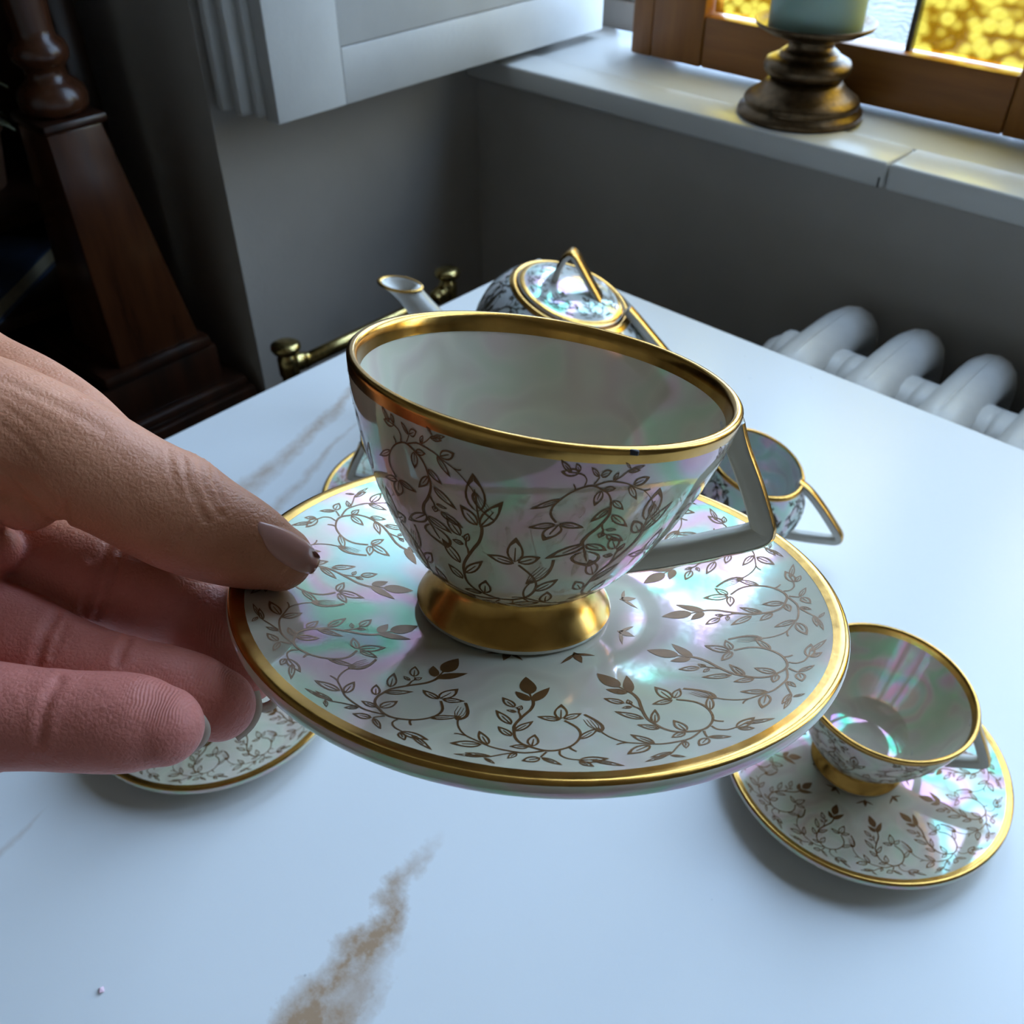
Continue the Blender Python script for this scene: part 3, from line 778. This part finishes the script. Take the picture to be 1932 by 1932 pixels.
def surf_map(pt, prof, lens, top_skip, bot_skip, ang):
    tot = lens[-1]
    rmid = bowl_at(prof, lens, tot * 0.55)[1]
    ang = ang * rmid / 52.0                                     # motif millimetres to surface millimetres
    def f(off, a, r):
        v = (r - 27) / 40.0                                   # 0 near the rim, 1 near the foot
        d = tot - top_skip - v * (tot - top_skip - bot_skip)
        z, rr = bowl_at(prof, lens, d)
        an = math.radians(off) + math.radians(a) * r * ang / max(rr, rmid * 0.72)
        z2, r2 = bowl_at(prof, lens, d + 0.4); z1, r1 = bowl_at(prof, lens, d - 0.4)
        p = pt(z, rr, an)
        du = pt(z, rr, an + 0.01) - pt(z, rr, an - 0.01); dv = pt(z2, r2, an) - pt(z1, r1, an)
        return p, du.cross(dv).normalized()
    return f
def two_layers(pt, prof, lens, top_skip, bot_skip, count, start, lift=0.00007, vine=None):
    """a main vine plus a smaller spray of it, upside down, filling the gaps under the rim"""
    f1 = surf_map(pt, prof, lens, top_skip, bot_skip, 12.0 / count)
    half = 180.0 / count
    f2 = lambda off, a, r: f1(off + half + 4, -a * 1.15, 26.5 + 25.0 * (67 - r) / 40.0)
    ms = [vine_mesh('a', f1, count, lift, start, vine=vine), vine_mesh('b', f2, count, lift * 1.6, start, vine=vine)]
    V = []; Fc = []
    for me in ms:
        b = len(V); V += [v.co.copy() for v in me.vertices]; Fc += [tuple(b + i for i in p.vertices) for p in me.polygons]
        bpy.data.meshes.remove(me)
    return mesh('gilt_vine', V, Fc)
cup_vine = two_layers(cup_pt, BOWL, blen, 3.0, 1.5, 7, -100.0, vine=VINE_CUP)
# handle: a bent strap, gilded on its outer face
HO = [(46.6, 53.4), (47.6, 50.8), (49.5, 46.8), (53.2, 40.0), (56.8, 32.4), (58.4, 28.2), (57.6, 25.0), (54.0, 22.6), (48.5, 20.4), (41.5, 17.6), (33.0, 14.6), (25.0, 12.2)]
def strap(outer, thick, width, name):
    o = catmull(outer, 4)
    rings = []; gold_rings = []
    for i, (x, z) in enumerate(o):
        a = o[max(i - 1, 0)]; b = o[min(i + 1, len(o) - 1)]
        tx, tz_ = b[0] - a[0], b[1] - a[1]; l = math.hypot(tx, tz_)
        nx, nz = tz_ / l, -tx / l                             # points inward for a path running down on the +x side
        nx, nz = -nx, -nz
        if i == 0: pass
        # outward normal is to the left of a downward run: use sign so that outer stays outer
        th = thick[0] + (thick[1] - thick[0]) * i / (len(o) - 1)
        sec = []
        for u, w in ((0.0, -0.62), (0.0, 0.0), (0.0, 0.62), (0.10, 0.93), (0.32, 1.0), (0.68, 1.0), (0.92, 0.85), (1.0, 0.5), (1.0, -0.5), (0.92, -0.85), (0.68, -1.0), (0.32, -1.0), (0.10, -0.93)):
            sec.append(Vector((x - nx * th * u, width / 2 * w, z - nz * th * u)) / 1e3)
        rings.append(sec)
        g = []
        for u, w in ((0.12, -0.98), (-0.02, -0.66), (-0.025, 0.0), (-0.02, 0.66), (0.12, 0.98)):
            g.append(Vector((x - nx * th * u, width / 2 * w, z - nz * th * u)) / 1e3)
        gold_rings.append(g)
    me = rings_mesh(name, rings, True, True)
    V = [p for r in gold_rings for p in r]; n = 5
    Fc = [(i * n + j, i * n + j + 1, (i + 1) * n + j + 1, (i + 1) * n + j) for i in range(len(gold_rings) - 1) for j in range(n - 1)]
    return me, mesh('gilt_edge', V, Fc)
hand_me, hedge_me = strap(HO, (5.2, 6.0), 5.6, 'handle')
def make_cup(label, group='pearl tea cups'):
    c = thing('teacup', label, 'teacup', group=group)
    obj('bowl', bowl_me, M['pearl'], c); f = obj('foot', foot_me, M['china_white'], c)
    obj('gilt_foot_band', gfoot_me, M['gold'], f); obj('gilt_rim', grim_me, M['gold'], c)
    h = obj('handle', hand_me, M['china_white'], c); obj('gilt_edge', hedge_me, M['gold'], h)
    obj('gilt_vine', cup_vine, M['gilt_print'], c)
    return c

# the held pair
SN = Vector((-0.1201173, 0.2193918, 0.9682144)).normalized()
SEX = (RX - SN * RX.dot(SN)).normalized(); SEY = SN.cross(SEX)
SM = Matrix((SEX, SEY, SN)).transposed().to_4x4(); SM.translation = CAM + Vector((-0.10878729, 0.12561903, -0.15971119))
hs = make_saucer('pearly saucer with gold vines held up by the thumb, carrying a cup')
hs.matrix_world = SM
hc = make_cup('pearly gold rimmed teacup standing on the saucer held in the hand')
hc.matrix_world = SM @ Matrix.Translation((-0.0057, 0, -0.0076)) @ Matrix.Rotation(math.radians(-6), 4, 'Z') @ Matrix.Rotation(0.022, 4, 'Y')
ck = cup_pt(59.9, 43.3, math.radians(-64)); 
obj('chip', bevel_box('chip', (ck.x - 0.0009, ck.y - 0.0004, ck.z - 0.0009), (ck.x + 0.0009, ck.y + 0.0004, ck.z + 0.0002), 0.0002, 1), M['dark'], hc)
# pairs on the table
def place_pair(x, y, az, saz, sl, cl, cx=0.0, cy=0.0):
    s = make_saucer(sl); s.location = (x, y, T + FOOT_Z); s.rotation_euler = (0, 0, math.radians(saz))
    c = make_cup(cl); c.location = (x + cx, y + cy, T + FOOT_Z - 0.0080); c.rotation_euler = (0, 0, math.radians(az))
    return s, c
place_pair(-0.0683, 0.3443, 21, 10, 'gold vine saucer under the open empty teacup on the bare marble', 'open empty teacup showing its pearly inside on a table saucer', -0.0035, 0.0015)
place_pair(-0.4040, 0.3405, -128, 33, 'gold rimmed saucer standing behind the held cup before the teapot', 'teacup on saucer between held cup and brass rail, handle forward', 0.0035, 0.004)
place_pair(-0.3640, 0.1405, 150, 50, 'gold vine saucer on table directly below the hand', 'teacup on table hidden behind the fingers of the hand', 0.0, 0.0)

# ------------------------------------------------------------------ slanted pots: teapot and sugar bowl
class Pot:
    """round body whose upper part leans over towards +x (the handle)"""
    def __init__(s, prof, zref0, zref1, slant, shift):
        s.prof, s.z0, s.z1, s.sl, s.sh = prof, zref0, zref1, slant, shift
    def pt(s, z, r, a):
        k = max(0.0, (z - s.z0) / (s.z1 - s.z0)); k = k * k * (3 - 2 * k) if k < 1 else 1 + (k - 1)
        t = s.sl * min(k, 1.0)
        zz = z
        return Vector((s.sh * min(k, 1.3) + r * math.cos(a) * math.cos(t), r * math.sin(a), zz - r * math.cos(a) * math.sin(t))) / 1e3
    def ring(s, z, r, seg=96):
        return [s.pt(z, r, 2 * math.pi * j / seg) for j in range(seg)]
def arc_lens(p):
    l = [0.0]
    for i in range(1, len(p)): l.append(l[-1] + math.hypot(p[i][0] - p[i - 1][0], p[i][1] - p[i - 1][1]))
    return l
# teapot: local +x is the handle side
TPA = 29.0
tp_prof = catmull([(0.0, 0.02), (0.0, 34), (2, 36), (6, 40), (16, 52), (32, 64), (50, 71), (66, 72.5), (82, 70.5), (96, 64), (107, 54.5), (113, 47.2), (115, 44.5)], 5)
TP = Pot(tp_prof, 10, 115, math.radians(17.6), 9.0)
tp = thing('teapot', 'slant topped pearly teapot with gold trimmed lid and vine print', 'teapot', (-0.4040, 0.4825, T))
tp.rotation_euler = (0, 0, math.radians(TPA))
obj('body', rings_mesh('body', [TP.ring(z, r) for z, r in tp_prof + [(115.5, 43.0), (114, 41.5), (109, 40.5)]]), M['pearl_cool'], tp)
obj('gilt_rim', rings_mesh('gilt_rim', [TP.ring(z, r) for z, r in [(113.4, 46.9), (114.8, 45.0), (115.7, 44.0), (115.9, 42.8), (115.2, 41.6)]]), M['gold'], tp)
tb_prof = [p for p in tp_prof if p[1] > 38 and p[0] > 6]
obj('gilt_vine', two_layers(TP.pt, tb_prof, arc_lens(tb_prof), 4.0, 30.0, 11, 10.0, 0.00012, VINE_BOLD), M['gilt_dark'], tp)
lid_prof = catmull([(113.5, 39.5), (116.3, 40.2), (117.2, 39.2), (118.5, 35.0), (121.0, 26.0), (123.0, 14.0), (123.6, 0.02)], 5)
lid = obj('lid', rings_mesh('lid', [TP.ring(z, r) for z, r in [(114, 0.02), (114, 38.5)] + lid_prof]), M['pearl_cool'], tp)
obj('gilt_ring', rings_mesh('gilt_ring', [TP.ring(z, r) for z, r in [(115.2, 40.45), (116.4, 40.4), (117.35, 39.3), (117.9, 37.6), (118.3, 36.0)]]), M['gold'], lid)
def lid_map(off, a, r):
    rr = 12 + (r - 27) * 0.55
    an = math.radians(off + a * 1.9)
    z = 123.3 - 5.0 * (rr / 35) ** 2
    p = TP.pt(z, rr, an)
    q = TP.pt(z + 1, rr, an)
    return p, Vector((math.sin(TP.sl), 0, math.cos(TP.sl)))
obj('gilt_vine', vine_mesh('gilt_vine', lid_map, 6, lift=0.0006, start=20.0, vine=VINE_BOLD), M['gilt_dark'], lid)
# knob: an arch that rises at the high side and runs down in a straight bar to the low side (local lid plane)
lx = Vector((math.cos(TP.sl), 0, -math.sin(TP.sl))); lz = Vector((math.sin(TP.sl), 0, math.cos(TP.sl))); lc = TP.pt(121.5, 0, 0)
def arch(outer, inner, wid):
    return outer
KO = catmull([(-15.5, 0.0), (-15.8, 11.0), (-14.0, 21.0), (-10.0, 26.0), (-5.0, 25.0), (2.0, 19.0), (12.0, 10.0), (22.0, 1.2), (25.0, -2.0)], 5)
rings = []; gr = []
for i, (x, z) in enumerate(KO):
    a = KO[max(i - 1, 0)]; b = KO[min(i + 1, len(KO) - 1)]
    tx, tz_ = b[0] - a[0], b[1] - a[1]; l = math.hypot(tx, tz_); nx, nz = -tz_ / l, tx / l
    sec = []
    for u, w in ((0, -5.6), (0, 5.6), (1.0, 6.2), (3.6, 5.8), (4.6, 3.6), (4.6, -3.6), (3.6, -5.8), (1.0, -6.2)):
        sec.append(lc + (lx * (x - nx * u) + lz * (z - nz * u)) / 1e3 + Vector((0, w / 1e3, 0)))
    rings.append(sec)
    if i >= 6:
        gr.append([lc + (lx * (x + nx * 0.12 - nx * u) + lz * (z + nz * 0.12 - nz * u)) / 1e3 + Vector((0, w / 1e3, 0)) for u, w in ((1.3, -6.35), (0, -5.7), (0, 5.7), (1.3, 6.35))])
kn = obj('knob', rings_mesh('knob', rings, True, True), M['china_white'], lid)
V = [p for r in gr for p in r]
obj('gilt_top', mesh('gilt_top', V, [(i * 4 + j, i * 4 + j + 1, i * 4 + j + 5, i * 4 + j + 4) for i in range(len(gr) - 1) for j in range(3)]), M['gold'], lid)
# spout on the far side from the handle, with an open slanted mouth
sp_c = catmull([(-50, 46), (-70, 54), (-88, 68), (-102, 84), (-113, 98), (-121, 108.5)], 5)
spr = catmull([(20,), (16.5,), (13.5,), (11.0,), (9.8,), (9.6,)], 5)
path = [Vector((x, 0, z)) / 1e3 for x, z in sp_c]
outer_r = tube(path, [r[0] / 1e3 for r in spr], 28, up=Vector((0, 1, 0)), flat=1.0)[:-3]
# cut the mouth nearly level: run the last ring out along the spout to the mouth plane and flare it
dirn = Vector((-0.70, 0, 0.71))
def to_plane(p, k):
    z_t = 0.1085 - 0.10 * (p.x + 0.12)
    t = (z_t - p.z) / (dirn.z + 0.10 * dirn.x)
    return p + dirn * (t * k)
base_ring = outer_r[-1]
for k in (0.35, 0.7, 1.0):
    rg_ = [to_plane(p, k) for p in base_ring]
    cc = sum(rg_, Vector()) / len(rg_)
    outer_r.append([cc + (p - cc) * (1 + 0.18 * k * k) for p in rg_])
inner_r = []
for ring in reversed(outer_r[8:]):
    c = sum(ring, Vector()) / len(ring)
    inner_r.append([c + (p - c) * 0.80 for p in ring])
spo = obj('spout', rings_mesh('spout', outer_r + inner_r), M['china_white'], tp)
mouth = outer_r[-1]; c = sum(mouth, Vector()) / len(mouth)
obj('gilt_lip', rings_mesh('gilt_lip', [[c + (p - c) * s_ + Vector((0, 0, dz)) for p in mouth] for s_, dz in ((1.02, -0.0012), (1.035, -0.0002), (1.0, 0.0006), (0.86, 0.0005), (0.79, -0.0006))]), M['gold'], spo)
for sgn in (-1,):
    line = [r[21 if sgn > 0 else 7] for r in outer_r[12:]]
    obj('gilt_line', tube_mesh('gilt_line', [p + Vector((0, 0, 0.0002)) for p in line], 0.0011, 8), M['gold'], spo)
TPH = [(53, 111), (60, 104), (72, 91), (84, 78), (95, 65), (100, 56), (98, 49), (90, 44), (78, 39), (64, 34)]
hm, he = strap(TPH, (6.5, 7.5), 8.5, 'handle')
h = obj('handle', hm, M['china_white'], tp); obj('gilt_edge', he, M['gold'], h)

# sugar bowl / open cream jug
sb = thing('sugar_bowl', 'open slant rimmed pearly sugar bowl with gold edged handle', 'bowl', (-0.2225, 0.4635, T))
sb.rotation_euler = (0, 0, math.radians(20))
sb_prof = catmull([(0.0, 0.02), (0.0, 22), (1.5, 23), (8, 28), (20, 34), (34, 37.5), (48, 37.2), (58, 35), (66, 32.8)], 5)
SB = Pot(sb_prof, 8, 66, math.radians(15.6), 5.0)
obj('body', rings_mesh('body', [SB.ring(z, r) for z, r in sb_prof + [(67, 32), (66.6, 30.8), (62, 31.2), (50, 34.5), (34, 35), (20, 31.5), (10, 24), (7, 12), (7, 0.02)]]), M['pearl_cool'], sb)
obj('gilt_rim', rings_mesh('gilt_rim', [SB.ring(z, r) for z, r in [(64.6, 33.4), (66.2, 32.95), (67.15, 32.1), (66.8, 30.7), (65.6, 30.75)]]), M['gold'], sb)
sv_prof = [p for p in sb_prof if p[0] > 4]
obj('gilt_vine', two_layers(SB.pt, sv_prof, arc_lens(sv_prof), 4.0, 3.0, 7, 0.0, 0.00012, VINE_BOLD), M['gilt_dark'], sb)
SBH = [(34, 60), (42, 55), (52, 45), (62, 33), (68, 25), (68.5, 20), (65, 16.5), (56, 14.5), (44, 12.5), (30, 11)]
hm, he = strap(SBH, (5.0, 6.5), 6.5, 'handle')
h = obj('handle', hm, M['china_white'], sb); obj('gilt_edge', he, M['gold'], h)
# ------------------------------------------------------------------ the hand
def chain(pts, n=7, flat=0.92, tip=True):
    """pts: (px, py, depth m, radius mm); rounded ends"""
    q = catmull(pts, n)
    path = [PX(a, b, c) for a, b, c, r in q]; rad = [r / 1e3 for a, b, c, r in q]
    # hemispherical end caps
    def cap(p, d, r):
        return [(p + d * (r * math.sin(t)), r * math.cos(t)) for t in (math.radians(k) for k in (15, 30, 45, 60, 72, 82, 88))]
    d1 = (path[-1] - path[-2]).normalized(); d0 = (path[0] - path[1]).normalized()
    e = cap(path[-1], d1, rad[-1]); s = list(reversed(cap(path[0], d0, rad[0])))
    path = [a for a, _ in s] + path + [a for a, _ in e]; rad = [b for _, b in s] + rad + [b for _, b in e]
    V = []; Fc = []
    add_rings(V, Fc, tube(path, rad, 28, up=RZ, flat=flat))
    return V, Fc
CH = {
 'thumb': [(-230, 800, 0.196, 20), (-120, 800, 0.197, 18), (-20, 808, 0.199, 15.5), (70, 830, 0.2005, 13.4), (150, 870, 0.2020, 13.2), (230, 912, 0.2045, 12.8), (300, 951, 0.2070, 12.7), (350, 976, 0.2090, 12.7), (400, 1000, 0.2112, 11.9), (450, 1021, 0.2137, 10.9), (495, 1040, 0.2164, 9.5), (527, 1053, 0.2184, 7.9)],
 'index': [(-230, 985, 0.226, 15), (-110, 1010, 0.222, 12.5), (0, 1025, 0.221, 11.5), (100, 1058, 0.2195, 11.2), (190, 1090, 0.2185, 10.9), (280, 1122, 0.2200, 10.9), (360, 1160, 0.2240, 10.5), (425, 1216, 0.2228, 9.8), (465, 1262, 0.2205, 8.1)],
 'middle': [(-230, 1130, 0.212, 15), (-110, 1165, 0.208, 12.3), (0, 1200, 0.206, 11.3), (90, 1237, 0.2045, 10.3), (170, 1268, 0.203, 9.9), (240, 1288, 0.2015, 9.8), (310, 1303, 0.2020, 9.8), (370, 1318, 0.2030, 9.4), (412, 1330, 0.2035, 8.0)],
 'ring': [(-230, 1330, 0.190, 15), (-110, 1345, 0.187, 11.8), (0, 1352, 0.1855, 10.7), (80, 1357, 0.1845, 10.0), (150, 1361, 0.184, 9.9), (220, 1363, 0.1835, 9.9), (270, 1365, 0.1832, 9.3), (308, 1370, 0.183, 7.9)],
 'little': [(-260, 1420, 0.207, 13), (-150, 1410, 0.207, 10.0), (-60, 1395, 0.208, 9.0), (20, 1380, 0.210, 8.4), (90, 1372, 0.212, 7.8)],
 'web': [(-240, 660, 0.226, 17), (-120, 690, 0.221, 15), (-30, 722, 0.2175, 12.0), (60, 758, 0.215, 10.8), (140, 800, 0.2125, 9.4), (200, 836, 0.210, 7.5)],
 'thenar': [(-330, 980, 0.205, 26), (-190, 950, 0.204, 22), (-80, 900, 0.203, 15), (0, 895, 0.203, 10.5), (50, 930, 0.2035, 8.4)],
 'fold': [(-120, 1000, 0.204, 13), (-50, 1020, 0.206, 8), (-8, 1040, 0.207, 5.5)],
 'palm1': [(-480, 1250, 0.205, 24), (-330, 1300, 0.197, 20), (-210, 1330, 0.192, 15)],
 'palm2': [(-480, 1150, 0.212, 26), (-330, 1130, 0.211, 23), (-200, 1110, 0.213, 17)],
 'palm3': [(-480, 1050, 0.214, 26), (-330, 1020, 0.218, 22), (-200, 990, 0.224, 16)],
 'palm4': [(-460, 1000, 0.205, 28), (-330, 900, 0.208, 25), (-200, 760, 0.212, 19)],
 'palm5': [(-470, 1320, 0.208, 22), (-360, 1380, 0.208, 17), (-250, 1415, 0.207, 13)],
 'wrist': [(-430, 1120, 0.208, 30), (-620, 1180, 0.200, 29), (-820, 1270, 0.190, 30), (-1150, 1420, 0.172, 36), (-1500, 1600, 0.15, 40)],
}
parts = [chain(p, flat={'wrist': 0.72, 'thumb': 0.90}.get(k, 0.93)) for k, p in CH.items()]
V = []; Fc = []
for v, f in parts:
    b = len(V); V += v; Fc += [tuple(i + b for i in q) for q in f]
raw = bpy.data.objects.new('hand_raw', mesh('hand_raw', V, Fc)); COL.objects.link(raw)
md = raw.modifiers.new('r', 'REMESH'); md.mode = 'VOXEL'; md.voxel_size = 0.00085
md = raw.modifiers.new('s', 'SMOOTH'); md.factor = 0.5; md.iterations = 9
dg = bpy.context.evaluated_depsgraph_get()
hm = bpy.data.meshes.new_from_object(raw.evaluated_get(dg))
bpy.data.objects.remove(raw, do_unlink=True)
hm.name = 'hand'
# creases: (pixel polyline, half width px, depth mm, limit in depth m)
CREASE = [   # pixel polyline, half width px, depth mm, (nearest, farthest) camera depth it may touch
 ([(172, 1052), (205, 1022), (190, 1075), (172, 1115), (160, 1150)], 9, 0.8, (0.2068, 1)),
 ([(228, 1040), (212, 1090), (196, 1130), (182, 1160)], 7, 0.7, (0.2068, 1)),
 ([(106, 1162), (84, 1190), (74, 1225), (66, 1255)], 9, 0.9, (0.190, 0.2068)),
 ([(128, 1166), (112, 1205), (100, 1240)], 5, 0.5, (0.190, 0.2068)),
 ([(240, 1208), (229, 1228), (222, 1252)], 7, 0.8, (0.190, 0.2068)),
 ([(112, 1284), (92, 1310), (80, 1350), (76, 1400)], 9, 0.7, (0, 0.190)),
 ([(355, 1000), (338, 1020), (330, 1036)], 6, 0.5, (0, 0.2095)),
 ([(120, 952), (122, 985), (104, 1004)], 7, 0.6, (0, 0.2095)),
 ([(345, 870), (352, 910), (372, 950), (392, 985)], 5, 0.4, (0, 0.2135)), ([(372, 872), (380, 905), (398, 945), (420, 975)], 5, 0.4, (0, 0.2135)), ([(398, 885), (404, 915), (420, 948)], 4, 0.35, (0, 0.2135)),
 ([(318, 850), (322, 890), (338, 930)], 5, 0.3, (0, 0.2135)), ([(358, 862), (364, 900), (384, 948)], 3, 0.25, (0, 0.2135)), ([(385, 876), (393, 912), (410, 950)], 3, 0.25, (0, 0.2135)),
 ([(0, 715), (60, 740), (130, 775), (200, 812)], 8, 0.22, (0, 0.22)),
 ([(0, 880), (60, 905), (110, 960)], 7, 0.4, (0, 0.2135)), ([(20, 900), (55, 950), (60, 990)], 6, 0.35, (0, 0.2135)), ([(0, 960), (30, 985), (50, 1003)], 6, 0.4, (0, 0.2135)),
 ([(0, 760), (40, 790), (90, 830)], 4, 0.18, (0, 0.2135)), ([(0, 800), (40, 830), (80, 870)], 4, 0.18, (0, 0.2135)), ([(0, 735), (50, 765), (100, 800)], 4, 0.15, (0, 0.2135)),
 ([(60, 1128), (100, 1145), (150, 1170)], 3, 0.15, (0.19, 0.2068)), ([(80, 1036), (130, 1062)], 3, 0.15, (0.2068, 1)),
]
def seg_d(px, py, a, b):
    dx, dy = b[0] - a[0], b[1] - a[1]
    t = max(0, min(1, ((px - a[0]) * dx + (py - a[1]) * dy) / (dx * dx + dy * dy)))
    return math.hypot(px - a[0] - t * dx, py - a[1] - t * dy)
boxes = []
for pl, w, d, _r in CREASE:
    xs = [p[0] for p in pl]; ys = [p[1] for p in pl]
    boxes.append((min(xs) - 3 * w, max(xs) + 3 * w, min(ys) - 3 * w, max(ys) + 3 * w))
tone = []
co_new = []
rnd = random.Random(3)
for v in hm.vertices:
    x, y, d = to_px(v.co)
    disp = 0.0
    if -60 < x < 700 and v.normal.dot(RZ) < 0.15:
        for (pl, w, dep, rg_), bb in zip(CREASE, boxes):
            if rg_[0] < d < rg_[1] and bb[0] < x < bb[1] and bb[2] < y < bb[3]:
                dm = min(seg_d(x, y, pl[i], pl[i + 1]) for i in range(len(pl) - 1))
                disp -= dep * math.exp(-(dm / w) ** 2)
                disp += 0.22 * dep * math.exp(-((dm - 2.1 * w) / w) ** 2)
        # soft bump of the thumb knuckle
        disp += 0.9 * math.exp(-(((x - 362) / 42) ** 2 + ((y - 880) / 42) ** 2))
    co_new.append(v.co + v.normal * (disp / 1e3))
    # redder palm side of the fingers, tan thumb
    line = 985 + 0.30 * x if x < 430 else 1114
    t = max(0.0, min(1.0, (y - line + 45) / 90.0))
    # flushed tips
    if x < -40: t = t + (0.42 - t) * min(1.0, (-40 - x) / 260.0)   # palm and wrist are paler
    tone.append(t * 0.92)
for v, c in zip(hm.vertices, co_new): v.co = c
at = hm.attributes.new('tone', 'FLOAT', 'POINT'); at.data.foreach_set('value', tone)
ridge = []
for v in hm.vertices:
    x, y, d = to_px(v.co)
    f = 0.0
    for cx, cy, rx, ry in ((305, 1325, 60, 42), (395, 1272, 45, 32), (405, 1190, 30, 25)):
        f = max(f, math.exp(-(((x - cx) / rx) ** 2 + ((y - cy) / ry) ** 2) * 1.5))
    ridge.append(f if v.normal.dot(RZ) < 0 else 0.0)
at2 = hm.attributes.new('ridge', 'FLOAT', 'POINT'); at2.data.foreach_set('value', ridge)
hm.polygons.foreach_set('use_smooth', [True] * len(hm.polygons))
hm.update()
hand = obj('hand', hm, M['skin'])
tag(hand, 'hand holding the saucer edge, thumb on top and fingers curled beneath', 'hand')
bvh = BVHTree.FromPolygons([v.co.copy() for v in hm.vertices], [tuple(p.vertices) for p in hm.polygons])
def on_hand(x, y):
    d = (PX(x, y, 1.0) - CAM).normalized()
    return bvh.ray_cast(CAM, d)
# thumb nail: a thin curved plate that follows the thumb, lying between two long edges
up_e = catmull([(489, 984), (520, 992), (552, 1005), (582, 1025), (600, 1046)], 4)
lo_e = catmull([(494, 1014), (506, 1038), (530, 1060), (562, 1078), (586, 1082)], 4)
nu, nv = len(up_e), 11
G = []
for i in range(nu):
    row = []
    for j in range(nv):
        t = j / (nv - 1)
        x = up_e[i][0] * (1 - t) + lo_e[i][0] * t; y = up_e[i][1] * (1 - t) + lo_e[i][1] * t
        # base of the nail is curved (cuticle)
        if i < 4: x += (4 - i) * -1.2 * math.sin(math.pi * t)
        if i > nu - 4: x += 6 * math.sin(math.pi * t) * (i - nu + 4) / 3
        row.append((x, y))
    G.append(row)
pts = {}
for i in range(nu):
    for j in range(nv):
        h, n, _, _ = on_hand(*G[i][j])
        pts[i, j] = (h, n) if h is not None else None
# where the ray misses the thumb (free edge) continue from the previous row
for i in range(nu):
    for j in range(nv):
        bad = pts[i, j] is None or (i > 0 and (pts[i, j][0] - pts[i - 1, j][0]).length > 0.006)
        if bad and i > 0:
            p, n = pts[i - 1, j]
            d_ = (to_px(p)[2] + 0.0006)
            pts[i, j] = (PX(G[i][j][0], G[i][j][1], d_), n)
        elif bad:
            pts[i, j] = (PX(G[i][j][0], G[i][j][1], 0.2), -RZ)
V = []; Fc = []
for top in (1, 0):
    for i in range(nu):
        for j in range(nv):
            p, n = pts[i, j]
            e = min(j, nv - 1 - j)
            lift = (0.00012 if e == 0 else 0.0004) if i > 0 else 0.00005
            V.append(p + n * (lift if top else lift - 0.0005))
nn = nu * nv
for i in range(nu - 1):
    for j in range(nv - 1):
        a = i * nv + j
        Fc.append((a, a + 1, a + nv + 1, a + nv)); Fc.append((nn + a, nn + a + nv, nn + a + nv + 1, nn + a + 1))
rim = [(0, j) for j in range(nv)] + [(i, nv - 1) for i in range(1, nu)] + [(nu - 1, j) for j in reversed(range(nv - 1))] + [(i, 0) for i in reversed(range(1, nu - 1))]
for k in range(len(rim)):
    a = rim[k][0] * nv + rim[k][1]; b = rim[(k + 1) % len(rim)][0] * nv + rim[(k + 1) % len(rim)][1]
    Fc.append((a, nn + a, nn + b, b))
obj('thumb_nail', mesh('thumb_nail', V, Fc), M['nail'], hand)
def crescent(name, pl, depth, w0, back):
    q = catmull(pl, 5); V = []; Fc = []
    n = len(q)
    for i, (x, y) in enumerate(q):
        t = i / (n - 1); w = w0 * math.sin(math.pi * (0.06 + 0.88 * t)) ** 0.6
        a = q[max(i - 1, 0)]; b = q[min(i + 1, n - 1)]
        dx, dy = b[0] - a[0], b[1] - a[1]; l = math.hypot(dx, dy); nx, ny = dy / l, -dx / l
        for k, dd in ((-back, 0.002), (0.2 * w, 0.0), (w, 0.0012), (0.2 * w, 0.0045), (-back, 0.006)):
            V.append(PX(x + nx * k, y + ny * k, depth + dd))
    for i in range(n - 1):
        for j in range(4):
            Fc.append((i * 5 + j, i * 5 + j + 1, i * 5 + j + 6, i * 5 + j + 5))
    obj(name, mesh(name, V, Fc), M['nail_edge'], hand)
crescent('fingernail', list(reversed([(374, 1356), (384, 1376), (376, 1396), (352, 1414)])), 0.1855, 5, 14)
crescent('fingernail', list(reversed([(474, 1306), (479, 1336), (466, 1364), (440, 1386)])), 0.2050, 6, 16)
crescent('fingernail', list(reversed([(520, 1302), (514, 1322), (500, 1330), (484, 1329)])), 0.2215, 5, 14)
